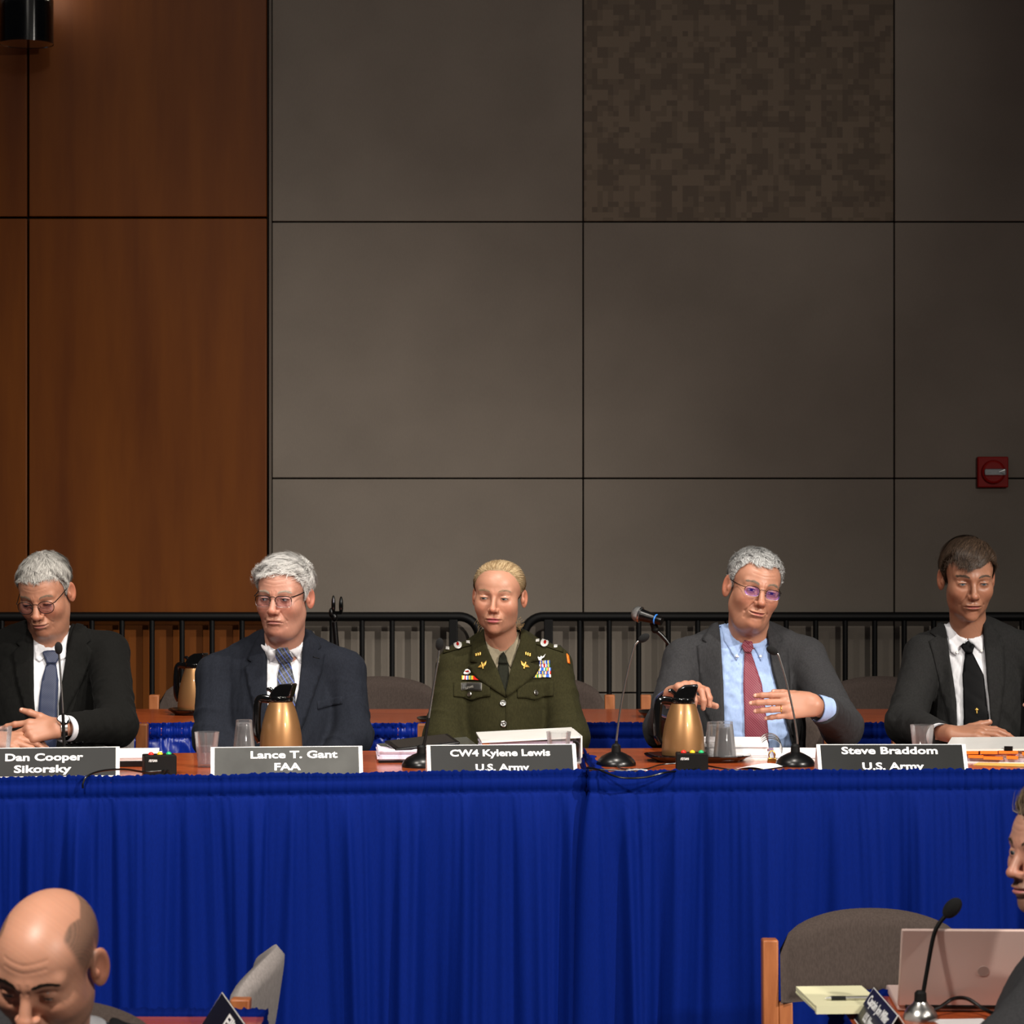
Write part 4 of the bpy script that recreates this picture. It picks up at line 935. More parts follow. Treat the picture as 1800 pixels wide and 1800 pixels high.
    # bald man in the near row
    h = Pars(w=1.0, jw=1.05, nr=.060, open=.0016, ez=-.002, nw=1.1, lip=.7, brow=1.3, sock=1.1, lines=1.2, bald=True, ear=1.08)
    D[6] = person(dict(h=h, label='bald man in grey suit leaning forward in the near row', eye=P(50, 1750, 4.44), yaw=-14, pitch=25, roll=3, scale=1.06, tone=(.60, .31, .205), lip=(.35, .14, .11), flush=.35, stub=.5, stubc=(.10, .07, .05), shave=(.8, (.085, .06, .045)), vox=.0024,
        gaze=(0, -1, -.6), browc=(.02, .014, .010), brown=260, df=4.50, jm=SUIT4, sm=WHITE, floor=LOW, coarse=True, jvox=.008,
        j=dict(N=P(72, 1850, 4.64), SL=P(-125, 1890, 4.70), SR=P(262, 1872, 4.70), EL=P(-190, 2150, 4.55), ER=P(320, 2130, 4.55), WL=P(-60, 2150, 4.40), WR=P(200, 2150, 4.40), seed=61, H=(P(70, 1800, 4.7)[0], 4.70, LOW + .55)),
        V=[(0, 1800), (158, 1770), (166, 1830), (90, 2100), (60, 2100), (10, 1900)],))
    # man in profile at the right edge
    h = Pars(w=1.0, jw=1.02, nr=.058, open=.0042, nw=1.0, lip=.9, brow=1.2)
    D[7] = person(dict(h=h, label='bearded man in dark grey jacket turned sideways at the right edge', eye=P(1798, 1502, 5.04), yaw=-64, pitch=2, roll=0, scale=.98, tone=(.52, .28, .20), lip=(.42, .15, .14), flush=.5, stub=.75, stubc=(.085, .06, .038), vox=.0022,
        gaze=(0, -1, -.1), browc=(.05, .035, .02), df=4.7, jm=SUIT4, sm=BLUESH, floor=LOW, coarse=True, jvox=.007,
        j=dict(N=P(1900, 1660, 5.06), SL=P(1905, 1750, 5.26), SR=P(1858, 1742, 4.86), EL=P(1800, 1960, 5.2), ER=P(1764, 1850, 4.78), WL=P(1690, 1900, 5.15), WR=P(1690, 1900, 5.0), seed=71, H=(P(1930, 1900, 5.1)[0], 5.1, LOW + .55)),
        V=[(1900, 1600), (1910, 1600), (1910, 1610)], hands=[dict(Wr=P(1680, 1905, 4.99), fwd=(-1, .1, 0), up=(0, 0, 1), thumb_side=1, curls=[(.2, .3, .2)] * 4)],
        hair=dict(thick=.013, n=5000, wid=.0018, len=lambda p: np.where(p[:, 2] > .06, .05, .014), lift=.35, comb=lambda p: nrm(p - arr((0, -.05, .02))) * .5 + arr((0, .3, .5)), c1=(.05, .033, .02), c2=(.22, .16, .10), clump=.25, side=.4, label='brown quiff')))
    return D

# ------------------------------------------------------------------ the room
WY = 10.5; TZ = .74
def X(px, d): return (px - 900.0) / F * d
def Z(py, d): return CZ - (py - HOR) / F * d
def struct(name, mb, mat, parent=None, **k):
    o = part(name, mb, mat, parent, **k); o['kind'] = 'structure'; return o
struct('floor', MB(False).box((0, 4.2, LOW - .05), (13, 12.8, .1)), 'hall')
struct('stage_platform', MB(False).box((0, 8.46, LOW / 2), (13, 4.3, -LOW)), 'stage')
back = struct('wall_back', MB(False).box((0, WY + .10, 2.2), (13, .14, 5.4)), 'joint')
def panels(cols, rows, mat, name, alt=None, y=WY):
    for i in range(len(cols) - 1):
        for k in range(len(rows) - 1):
            x0, x1 = X(cols[i], WY), X(cols[i + 1], WY); z1, z0 = Z(rows[k], WY), Z(rows[k + 1], WY); g = .0042 if mat == 'veneer' else .0026
            if z0 < .01: z0 = .01
            m = mat if not alt or (i, k) not in alt else alt[(i, k)][0]
            o = part(name if not alt or (i, k) not in alt else alt[(i, k)][1], MB(False).box(((x0 + x1) / 2, y + .015, (z0 + z1) / 2), (x1 - x0 - 2 * g, .03, z1 - z0 - 2 * g)), m, back, bevel=.003, smooth=True)
GR = [-512, -61, 390, 841, 1218, 1560]
panels([477.5, 1025, 1572, 2119, 2666], GR, 'wall', 'fabric_panel', {(1, 1): ('camo', 'patterned_panel')})
panels([-1210, -790, -371, 50, 471], [-480, 383, 1560], 'veneer', 'wood_panel', y=WY - .012)
part('corner_strip', MB(False).box((X(475.5, WY), WY + .006, 2.2), (.009, .03, 5.2)), 'strip', back)

# fire alarm strobe
fa = thing('fire_alarm', 'red square fire alarm strobe on the grey wall', 'alarm', (X(1743.5, WY), WY, Z(830, WY)))
part('housing', MB().box((0, -.014, 0), (.118, .028, .118)).lathe([(.046, 0), (.046, .012), (.040, .018), (.0, .018)], 32, M=Matrix.Translation((0, -.026, 0)) @ Matrix.Rotation(math.pi / 2, 4, 'X')), 'red', fa, bevel=.004)
part('strobe_lens', MB().box((.006, -.050, 0), (.082, .022, .026)), 'glass', fa, bevel=.004)
part('reflector', MB(False).box((.006, -.0425, 0), (.076, .004, .022)).prism([(-.036, -.009), (-.012, 0), (-.036, .009)], -.052, -.045, 1).prism([(.042, -.009), (.020, 0), (.042, .009)], -.052, -.045, 1), 'chrome', fa)
# wall lamp at the top left
LX, LZ = X(46.5, 10.3), Z(0, 10.3)
wl = thing('wall_lamp', 'dark drum wall lamp glowing white at the top of the wood wall', 'lamp', (LX, 10.3, LZ))
part('shade', MB().lathe([(.088, -.155), (.088, -.006)], 40), 'bronze', wl)
part('outer_sleeve', MB().lathe([(.1015, -.167), (.1015, .0), (.0995, .0), (.0995, -.165), (.0, -.165), (.0, -.167)], 40, closed=False), 'sleeve', wl)
part('diffuser', MB().lathe([(.086, -.006), (.086, .16), (.0, .16)], 32), 'lamp', wl)
part('cap', MB().lathe([(.1015, .16), (.1015, .30), (.0, .30)], 32), 'bronze', wl)
for bx_, by_, bw_ in ((-.012, -.093, .008), (.088, 0, .02), (-.088, 0, .02)): part('cage_bar', MB(False).box((bx_, by_, .08), (.008, bw_, .17)), 'blackmat', wl)
part('wall_bracket', MB(False).box((0, .145, .02), (.05, .10, .12)), 'bronze', wl)

# ------------------------------------------------------------------ guard rail in two sections
RY = 10.42; RZ = Z(1084, RY)
def rail(name, label, bars, x_end, x_corner, x_post, sgn):
    t = thing(name, label, 'railing', (X(x_post, RY), RY, 0)); ox = X(x_post, RY)
    c = X(x_corner, RY) - ox; r = .075
    pts = [(x_end - ox, 0, RZ), (c - sgn * r, 0, RZ)] + [(c - sgn * r + sgn * r * math.sin(a), 0, RZ - r + r * math.cos(a)) for a in np.linspace(.15, math.pi / 2, 8)] + [(c, 0, RZ - .25), (c, 0, .0)]
    part('top_rail', MB().tube(pts, .0178, 12), 'rail', t)
    part('post', MB(False).box((0, 0, RZ / 2), (.034, .034, RZ - .02)), 'rail', t, bevel=.003, smooth=True)
    part('bottom_rail', MB(False).box(((x_end - ox + c) / 2, 0, .11), (abs(x_end - ox - c), .03, .03)), 'rail', t)
    me = None
    for b in bars:
        if me is None:
            o = part('baluster', MB().tube([(X(b, RY) - ox, 0, .11), (X(b, RY) - ox, 0, RZ - .005)], .0105, 10), 'rail', t); me = o; b0 = X(b, RY)
        else:
            q = me.copy(); C.objects.link(q); q.parent = t; q.location = (X(b, RY) - b0, 0, 0)
rail('guard_rail', 'black guard rail on the left with its curved end behind the officer', [742 - 52.75 * k for k in range(18)], X(-480, RY), 842, 797, 1)
rail('guard_rail', 'black guard rail on the right behind the two grey-suited men', [1019 + 51.85 * k for k in range(19)], X(2060, RY), 921, 964, -1)

# ------------------------------------------------------------------ skirted tables
def sn(s, f, rng, k=4):
    o = np.zeros_like(s)
    for _ in range(k): o += np.sin(s * f * rng.uniform(.7, 1.3) * 2 * math.pi + rng.uniform(0, 6.28) + 1.2 * np.sin(s * f * .37 * 2 * math.pi + rng.uniform(0, 6)))
    return o / k
def skirt(name, label, path, ztop, zbot, seed, mat='skirt', hd=.056, step=.0042, rows=34, amp=1.0, crumple=0, closed=False):
    """gathered table skirt: stand-up ruffle, stitched header band, pleats that merge into broad folds lower down"""
    rng = np.random.default_rng(seed); path = [np.array(p, float) for p in path]; pos = []; nor = []
    for a, b in zip(path[:-1], path[1:]):
        d = b - a; l = np.linalg.norm(d); n = max(2, int(l / step)); d = d / l
        for i in range(n): pos.append(a + d * l * i / n); nor.append((d[1], -d[0]))
    pos.append(path[-1]); nor.append(nor[-1]); pos = np.array(pos); nor = np.array(nor); n = len(pos)
    k = np.ones(9) / 9; nor = np.stack([np.convolve(np.pad(nor[:, i], 4, mode='edge'), k, 'valid') for i in (0, 1)], 1); nor /= np.linalg.norm(nor, axis=1, keepdims=True)
    s = np.concatenate([[0], np.cumsum(np.linalg.norm(np.diff(pos, axis=0), axis=1))])
    g1, g2, g3, g4 = sn(s, 6.5, rng), sn(s, 14, rng), sn(s, 34, rng), sn(s, 75, rng, 3); d1 = sn(s, 2.5, rng); big = sn(s, 4.2, rng)
    zs = list(np.array([0, .18, .30, .45, .65, .85, .96, 1.0]) * hd) + list(hd + (ztop - zbot - hd) * np.linspace(.012, 1, rows) ** 1.25); V = []
    for r, z in enumerate(zs):
        if z <= hd * 1.001:
            u = z / hd; dsp = .0045 + .0032 * g4 * (1.0 if u < .25 else .55) + .0022 * g3 - (.004 if abs(u - .30) < .02 or u > .95 else 0) + .002 * math.sin(u * math.pi)
            if u > .97: dsp = dsp * 0 + .002
            if crumple: dsp = dsp + crumple * 1.6 * (.9 * g4 + .5 * np.sin(s * 260 + z * 120 + 4 * g3) * np.sin(z * 160 + s * 30))
            zz = ztop - z + (.0030 * g4 + .0025 * g3 + .0025 * d1) * max(0, 1 - u * 3)
        else:
            t = (z - hd) / (ztop - zbot - hd); e = 1 - math.exp(-t * 9); sh = .03 * t * d1
            ss = s + sh; G = lambda g: np.interp(ss, s, g)
            f1 = G(g1); f1 = np.sign(f1) * np.abs(f1) ** .75
            dsp = .003 + amp * ((.014 + .026 * t) * f1 * e + (.012 + .002 * t) * G(g2) * e + .0075 * G(g3) * math.exp(-t * 3.5) * e + .0028 * G(g4) * math.exp(-t * 12) + .030 * t * G(big)) + .020 * e * (1 + .6 * t)
            if crumple: dsp = dsp + crumple * np.sin(s * 90 + z * 160 + 3 * g2) * np.sin(z * 210 + 2 * g1 + s * 40)
            zz = ztop - z + 0 * s
        V.append(np.column_stack([pos + nor * dsp[:, None], zz if hasattr(zz, '__len__') else np.full(n, zz)]))
    V = np.concatenate(V); R = len(zs); i = np.arange(n - 1)
    Q = np.concatenate([np.stack([i + r * n, i + (r + 1) * n, i + 1 + (r + 1) * n, i + 1 + r * n], 1) for r in range(R - 1)])
    o = part(name, (V, Q), mat); tag(o, label, 'table skirt'); return o
def table(label, corners, z, lg=True, base=0.0):
    """laminate table: outline of four floor-plan corners"""
    c = np.array(corners).mean(0); t = thing('table', label, 'table', (c[0], c[1], base)); pl = [(a - c[0], b - c[1]) for a, b in corners]; h = z - base
    part('tabletop', MB(False).prism(pl, h - .024, h, 2), 'table', t, bevel=.002, smooth=True)
    part('apron', MB(False).prism([(a * .93, b * .86) for a, b in pl], h - .07, h - .024, 2), 'blackmat', t)
    for a, b in pl: part('leg', MB().tube([(a * .9, b * .8, h - .03), (a * .9, b * .8, 0)], .016, 10), 'blackmat', t)
    return t
LT = [(-1.64, 6.625), (.182, 6.885), (.176, 7.70), (-1.70, 7.44)]
table('long cherry table in front of the left three panelists', LT, TZ)
skirt('table_skirt', 'royal blue gathered skirt along the left panel table', [LT[3], LT[0], LT[1], LT[2]], .757, .02, 3)
RT = [(.196, 6.845), (2.02, 6.955), (1.98, 7.76), (.192, 7.70)]
table('long cherry table in front of the two grey-suited men', RT, TZ)
skirt('table_skirt', 'royal blue gathered skirt along the right panel table', [RT[0] + np.array([0, .10]), RT[0], RT[1], RT[2]], .757, .02, 4)
BT = [(-2.4, 8.44), (-.02, 8.44), (-.02, 9.27), (-2.4, 9.27)]; BT2 = [(-.01, 8.44), (2.4, 8.44), (2.4, 9.27), (-.01, 9.27)]
table('empty cherry table behind the left panelists', BT, TZ); table('empty cherry table behind the grey-suited men', BT2, TZ)
skirt('table_skirt', 'shiny royal blue satin skirt on the table behind the navy-suited man', [BT[3], BT[0], BT[1], np.array(BT[1]) + (0, .1)], .757, .02, 5, 'satin', amp=1.0, crumple=.0045, hd=.05)
skirt('table_skirt', 'royal blue skirt on the table behind the grey-suited men', [np.array(BT2[0]) + (0, .1), BT2[0], BT2[1], BT2[2]], .757, .02, 6, 'skirt', amp=.9, hd=.05)
# hall tables in the near row
HT = LOW + .74
T6 = [(-2.2, 5.08), (-.470, 4.86), (-.486, 5.37), (-2.2, 5.40)]
table('cherry table with blue ruffle behind the bald man', T6, HT, base=LOW)
skirt('table_skirt', 'blue ruffled skirt round the table behind the bald man', [T6[1], T6[2], T6[3]], HT + .016, LOW + .02, 8)
T7 = [(.660, 4.99), (1.7, 5.46), (1.7, 5.74), (.650, 5.585)]
table('cherry table under the rose laptop', T7, HT, base=LOW)
skirt('table_skirt', 'blue ruffled skirt on the table under the rose laptop', [T7[2], T7[3], T7[0], T7[1]], HT + .012, LOW + .02, 9)

# ------------------------------------------------------------------ chairs
def make_chair(label, loc, rz, group, mat='grey'):
    t = thing('chair', label, 'chair', loc, rz, group)
    for s in (-1, 1):
        part('back_post', MB(False).prism([(.20, 0), (.245, 0), (.287, .765), (.247, .765)], s * .234 - .018, s * .234 + .018, 0), 'chairwood', t, bevel=.004, smooth=True)
        part('back_support', MB(False).prism([(.215, .38), (.25, .38), (.27, .625), (.24, .625)], s * .200 - .0155, s * .200 + .0155, 0), 'chairwood', t, bevel=.003, smooth=True)
        part('leg', MB(False).box((s * .225, -.20, .21), (.036, .045, .42)), 'chairwood', t, bevel=.004, smooth=True)
        part('side_rail', MB(False).box((s * .225, .0, .37), (.026, .40, .06)), 'chairwood', t, bevel=.003, smooth=True)
    part('front_rail', MB(False).box((0, -.20, .37), (.42, .026, .06)), 'chairwood', t)
    s = MB(); nu, nv = 20, 10
    for sd in (0, 1):
        pass
    V = []; Fc = []
    for face in (0, 1):
        for i in range(nu + 1):
            u = -1 + 2 * i / nu
            for k in range(nv + 1):
                v = k / nv; z0, z1 = .625, .828 - .054 * abs(u) ** 2.4 - .03 * abs(u) ** 14; z = z0 + (z1 - z0) * v; e = (1 - abs(u) ** 6) * (1 - abs(2 * v - 1) ** 6)
                y = .278 + .15 * (z - .62) - .050 * u * u + (.022 if face else -.026) * max(0, e) ** .35; V.append((u * .213, y, z))
    m = (nu + 1) * (nv + 1); ix = lambda f, i, k: f * m + i * (nv + 1) + k
    for i in range(nu):
        for k in range(nv):
            Fc.append([ix(0, i, k), ix(0, i + 1, k), ix(0, i + 1, k + 1), ix(0, i, k + 1)]); Fc.append([ix(1, i, k), ix(1, i, k + 1), ix(1, i + 1, k + 1), ix(1, i + 1, k)])
    for i in range(nu):
        for k in (0, nv): q = [ix(0, i, k), ix(0, i + 1, k), ix(1, i + 1, k), ix(1, i, k)]; Fc.append(q if k else q[::-1])
    for k in range(nv):
        for i in (0, nu): q = [ix(0, i, k), ix(0, i, k + 1), ix(1, i, k + 1), ix(1, i, k)]; Fc.append(q[::-1] if i else q)
    part('backrest', (V, Fc), mat, t)
    part('seat', MB(True).box((0, -.01, .425), (.43, .45, .075)), mat, t, bevel=.025, seg=4)
    return t
c0 = make_chair('grey cloth chair with wooden posts behind the open rose laptop', (X(1540, 6.2), 5.94, LOW), .03, None)
make_chair('grey chair seen from the side behind the bald man', (X(440, 5.66) - .258, 5.68, LOW), math.radians(-91.5), None, 'palegrey')
make_chair('pale grey chair under the man in the black suit', (X(114, 8.28), 8.02, 0), 0, None, 'palegrey')
for px, lb in ((495, 'grey chair under the white-haired man in navy'), (880, 'grey chair under the officer in green'), (1322, 'grey chair under the man with the maroon tie'), (1714, 'grey chair under the man with the black tie')):
    dup(c0, (X(px, 8.28), 8.02, 0), 0, lb)
for px, lb in ((388, 'empty chair on the back row beside the gold pitcher on the rear table'), (668, 'empty chair on the back row between the navy suit and the officer'), (955, 'empty chair on the back row just right of the officer'), (1252, 'empty chair on the back row behind the man with the maroon tie'), (1548, 'empty chair on the back row between the two grey suits')):
    o = dup(c0, (X(px, 9.62), 9.36, 0), 0, lb); o['group'] = 'empty chairs along the guard rail'
make_chair('grey chair under the bald man', (X(66, 4.9), 4.76, LOW), 0, None)
dup(c0, (X(1935, 5.1), 5.04, LOW), math.radians(-84), 'grey chair under the bearded man at the right edge')

# ------------------------------------------------------------------ name placards
def fit(o, w):
    xs = [v.co.x for v in o.data.vertices]; k = w / max(max(xs) - min(xs), 1e-4); o.matrix_local = ML[o.name] @ Matrix.Diagonal((k, 1, 1, 1))
def placard(label, px, d, w, lines, rz=0, h=.070, tilt=33, z=TZ, face='cardface', border=.0095, loc=None):
    t = thing('name_placard', label, 'placard', loc or (X(px, d), d, z), rz); b = h * math.tan(math.radians(tilt))
    part('front_panel', MB(False).prism([(-b, 0), (-b + .0012, 0), (.0006, h), (-.0006, h)], -w / 2, w / 2, 0), 'card', t)
    part('back_panel', MB(False).prism([(b, 0), (b - .0012, 0), (-.0006, h), (.0006, h)], -w / 2, w / 2, 0), 'card', t)
    a = math.radians(90 - tilt); R = Matrix.Rotation(a, 4, 'X'); L_ = h / math.cos(math.radians(tilt))
    f = MB(False).box((0, L_ / 2, .0003), (w - 2 * border, L_ - .004, .0006)); V = np.array(f.v) @ np.array(R)[:3, :3].T + np.array([0, -b - .0002, 0])
    part('printed_face', (V, f.f), face, t, smooth=False)
    for s, tw, v, sz, xo in lines:
        y = v * L_; o = text('lettering', s, sz, 'print', t, tuple(np.array(R)[:3, :3] @ np.array([xo, y, .0008]) + np.array([0, -b - .0002, 0])), rot=R, bold=.026); fit(o, tw)
    return t
placard('dark name placard in front of the man in the black suit', 75, 6.90, .385, [('Dan Cooper', 135 / 697, .55, .0285, .003), ('Sikorsky', 99 / 697, .15, .0285, 0)], math.radians(8))
placard('glare-lightened grey name placard in front of the gold pitcher', 504, 6.93, .383, [('Lance T. Gant', 152 / 693, .60, .0285, .017), ('FAA', 46 / 693, .19, .0285, 0)], math.radians(6), face='glareface')
placard('dark name placard in front of the officer', 881, 6.99, .383, [('CW4 Kylene Lewis', 176 / 687, .60, .0265, -.004), ('U.S. Army', 94 / 687, .10, .0265, -.001)], math.radians(5))
placard('dark name placard just left of the orange-tabbed binder', 1566, 7.00, .383, [('Steve Braddom', 169 / 686, .66, .0285, -.005), ('U.S. Army', 108 / 686, .12, .0285, -.001)], math.radians(1))

# ------------------------------------------------------------------ microphones
def mic(label, bpx, d, stem, base_z=TZ, ds=None, r=.052, head=(.0105, .0105, .0165), basemat='black', split=.35, dup_px=None):
    """desk microphone: domed base, collar, gooseneck of two gauges, foam-covered capsule"""
    bx = X(bpx, d); t = thing('desk_microphone', label, 'microphone', (bx, d, base_z))
    part('base', MB().lathe([(r, 0), (r * 1.0, .006), (r * .93, .014), (r * .74, .024), (r * .45, .032), (.014, .036), (0, .036)], 36), basemat, t)
    part('collar', MB().lathe([(.0125, .030), (.0118, .052), (.0075, .057), (0, .057)], 18), 'blackmat', t)
    w = [np.array(P(a, b, d + (ds or 0) * i / max(1, len(stem) - 1))) - np.array([bx, d, base_z]) for i, (a, b) in enumerate(stem)]
    pts = spline([(0, 0, .05)] + w, 8); k = int(len(pts) * split)
    part('lower_stem', MB().tube(pts[:k + 1], .0042, 10), 'blackmat', t); part('gooseneck', MB().tube(pts[k:], .0027, 10), 'steel', t)
    e = pts[-1]; dr = pts[-1] - pts[-3]; dr /= np.linalg.norm(dr); R = Vector((0, 0, 1)).rotation_difference(Vector(dr)).to_matrix().to_4x4(); R.translation = Vector(e + dr * .010)
    part('foam_windscreen', MB().ball((0, 0, 0), head, 18, 12, R), 'foam', t); return t
mic('desk microphone between the black-suited man and his placard', 113, 7.10, [(112, 1290), (110, 1240), (106, 1180), (103.5, 1146)], split=.45)
mic('desk microphone leaning right at the left edge of the officer placard', 741, 7.13, [(746, 1305), (752, 1270), (765, 1190), (770, 1160), (772, 1139)], split=.42)
mic('desk microphone with bent neck between the officer and the second pitcher', 1083, 7.17, [(1085, 1290), (1090, 1250), (1101, 1190), (1113, 1142), (1119, 1130), (1126, 1125)], split=.1)
mic('desk microphone leaning left in front of the maroon tie', 1398, 7.16, [(1402, 1305), (1397, 1265), (1383, 1200), (1373, 1165), (1368, 1151), (1363, 1147)], split=.1)
mic('desk microphone with silver foot in front of the rose laptop', 1618, 5.34, [(1619, 1765), (1628, 1715), (1640, 1650), (1650, 1625), (1668, 1603)], base_z=HT, basemat='steel', split=.95, r=.034, head=(.0155, .0155, .0235))

# ------------------------------------------------------------------ gold pitchers, trays, glasses
def carafe(label, px, d, rz=0, z=TZ):
    t = thing('coffee_carafe', label, 'carafe', (X(px, d), d, z), rz, None)
    part('body', MB().lathe([(.0555, .016), (.0575, .020), (.0575, .034), (.0555, .065), (.0505, .095), (.0425, .125), (.0345, .148), (.0315, .154)], 48), 'carafe', t)
    part('foot', MB().lathe([(.0535, 0), (.0575, .004), (.0572, .017), (.050, .018)], 48), 'glossblack', t)
    l = MB().lathe([(.0315, .153), (.0325, .157), (.0318, .170), (.0, .171)], 40)
    hood = [(-.027, .166), (.031, .166), (.0405, .2035), (.036, .2045), (.004, .2025), (-.012, .194), (-.026, .176)]
    l.prism(hood, -.0205, .0205, 1); part('lid', l, 'glossblack', t, bevel=.006, seg=3)
    part('thumb_lever', MB().tube([(-.020, 0, .178), (-.032, 0, .188), (-.040, 0, .187)], [.006, .0065, .005], 10), 'glossblack', t)
    part('handle', MB().tube(spline([(-.030, 0, .160), (-.055, 0, .162), (-.066, 0, .150), (-.069, 0, .105), (-.067, 0, .065), (-.058, 0, .046)], 6), .0075, 12, flat=1.5), 'glossblack', t)
    return t
carafe('gold coffee pitcher standing behind the grey placard', 494, 7.36, math.radians(-14))
carafe('gold coffee pitcher under the raised hand of the man with the maroon tie', 1201, 7.30, math.radians(-3))
carafe('gold coffee pitcher on the rear table half hidden by the navy sleeve', 343, 9.0, math.radians(-20))
def tray(label, px, d, w=.27, z=TZ, dy=.17):
    t = thing('serving_tray', label, 'tray', (X(px, d), d, z)); m = MB(); o = [];
    pr = [(.78, 0), (.80, .004), (.96, .014), (1.0, .016), (1.0, .019), (.95, .017), (.78, .006), (0, .005)]
    n = 48; V = []; 
    for k in range(n):
        a = 2 * math.pi * k / n; q = (abs(math.cos(a)) ** 3.2 + abs(math.sin(a)) ** 3.2) ** (-1 / 3.2)
        for r, zz in pr: V.append((math.cos(a) * q * r * w / 2, math.sin(a) * q * r * dy / 2, zz))
    K = len(pr); Fc = [[k * K + i, ((k + 1) % n) * K + i, ((k + 1) % n) * K + i + 1, k * K + i + 1] for k in range(n) for i in range(K - 1)] + [[k * K for k in range(n)][::-1]]
    m.add(V, Fc); part('dish', m, 'glossblack', t); return t
tray('black serving tray under the pitcher and upturned glasses', 1226, 7.30, .285)
tray('black serving tray under the pitcher on the rear table', 350, 9.02, .20)
tray('black serving tray on the rear table beside the officer sleeve', 772, 8.62, .14)
tray('black serving tray on the rear table beside the charcoal sleeve', 1160, 8.9, .14)
def tumbler(label, px, d, fill=0, z=TZ, up=True, group=None, r0=.0235, r1=.0325, h=.092, dz=0, rot=None):
    t = thing('drinking_glass', label, 'glass', (X(px, d), d, z + dz), 0, group)
    pr = [(0, 0), (r0 - .002, 0), (r0, .002), (r0 + .0006, .012), (r1, h), (r1 - .0010, h), (r0 - .0012, .012), (r0 - .003, .0085), (0, .008)]
    m = MB().lathe(pr, 40, closed=False)
    if not up: V = np.array(m.v); V[:, 2] = h - V[:, 2]; m.v = V.tolist(); m.f = [q[::-1] for q in m.f]
    part('tumbler', m, 'glass', t)
    if fill:
        rr = lambda zz: r0 - .0012 + (r1 - .001 - r0 + .0012) * (zz - .012) / (h - .012) - .0004
        part('water', MB().lathe([(0, .0088), (r0 - .004, .009), (rr(.013), .013), (rr(h * fill), h * fill), (0, h * fill)], 40), 'water', t)
    return t
tumbler('glass of water left of the grey placard', 363.5, 7.12, .60)
tumbler('glass of water behind the right placard', 1621, 7.36, .42)
tumbler('empty clear glass standing before the white binder', 982, 7.13, 0)
tumbler('clear glass at the left hand of the man in the black suit', 0, 7.30, .3)
def gstack(px, d, n, where, z=TZ):
    for k in range(n):
        nm = ('lowest', 'second', 'third', 'fourth', 'fifth')[k] if k < n - 1 else 'topmost'
        tumbler('%s upturned glass of the stack %s' % (nm, where), px, d, 0, z, False, 'upturned glasses ' + where, dz=k * .0075, r0=.0215, r1=.0305, h=.088)
gstack(429, 7.30, 4, 'beside the pitcher behind the grey placard')
gstack(1257, 7.34, 2, 'at the back of the black tray', TZ + .006); gstack(1274, 7.26, 3, 'at the front of the black tray', TZ + .006)

# ------------------------------------------------------------------ signal boxes and cables
def sigbox(label, px, d, rz):
    t = thing('timer_box', label, 'timer', (X(px, d), d, TZ), rz)
    part('case', MB(False).prism([(-.0405, 0), (.0405, 0), (.0405, .046), (.038, .050), (-.038, .050), (-.0405, .048)], -.03, .03, 1), 'blackmat', t, bevel=.0015, smooth=True)
    for i, (m, n) in enumerate((('red_lens', 'red_lamp'), ('yel_lens', 'yellow_lamp'), ('grn_lens', 'green_lamp'))): part(n, MB().ball(((-.021, .0015, .024)[i], 0, .050), (.0072, .0072, .0068), 16, 10), m, t)
    o = text('maker_mark', "//D'SAN", .0085, 'print', t, (-.030, -.0305, .034), rx=math.pi / 2, align='LEFT', bold=.02); fit(o, .021)
    for x in (.008, .018): part('cable_socket', MB().tube([(x, -.028, .012), (x, -.040, .010)], .0028, 8), 'black', t)
    return t
sigbox('black timer box with three coloured lamps left of the grey placard', 280, 6.93, math.radians(14))
sigbox('black timer box with three coloured lamps in front of the second pitcher', 1216, 6.98, math.radians(-1))
def cable(label, pts, r=.0026, mat='black'):
    o = part('cable', MB().tube(spline(pts, 8), r, 8), mat); tag(o, label, 'cable'); return o
bx = X(280, 6.93)
cable('thin black cable from the left timer box over the table edge', [(bx + .010, 6.885, TZ + .012), (bx - .03, 6.86, TZ + .012), (bx - .07, 6.80, TZ + .024), (bx - .115, 6.745, TZ + .026), (bx - .145, 6.70, TZ + .018), (bx - .155, 6.688, TZ + .002), (bx - .156, 6.687, TZ - .012)])
b2 = X(1216, 6.98)
cable('black cable sagging over the skirt from the right timer box', [(b2 + .008, 6.935, TZ + .011), (b2 - .03, 6.88, TZ + .014), (b2 - .08, 6.815, TZ + .014), (b2 - .13, 6.80, TZ + .004), (b2 - .19, 6.80, TZ + .004), (b2 - .245, 6.84, TZ + .020), (b2 - .27, 6.87, TZ + .022)])
cable('black cable lying along the table edge to the officer placard', [(b2 + .018, 6.935, TZ + .011), (b2 - .02, 6.905, TZ + .006), (b2 - .09, 6.885, TZ + .004), (b2 - .16, 6.89, TZ + .010), (b2 - .23, 6.90, TZ + .014), (b2 - .29, 6.90, TZ + .012)])
cable('thin cable from the bent-neck microphone to the tray', [(X(1083, 7.12), 7.12, TZ + .004), (X(1095, 7.03), 7.03, TZ + .004), (X(1135, 7.03), 7.03, TZ + .004), (X(1160, 7.10), 7.10, TZ + .008), (X(1190, 7.12), 7.12, TZ + .010)], .002)
cable('thin cable running right from the timer box to the leaning microphone', [(b2 + .04, 7.03, TZ + .012), (b2 + .10, 6.99, TZ + .006), (b2 + .17, 6.99, TZ + .004), (X(1385, 7.1), 7.10, TZ + .004)], .002)
rf = skirt('skirt_end', 'bright blue ruffled skirt end lying back along the table joint', [(.205, 6.90), (.190, 7.45)], TZ + .022, TZ + .001, 12, hd=.018, rows=3, amp=.2); rf['category'] = 'cloth'

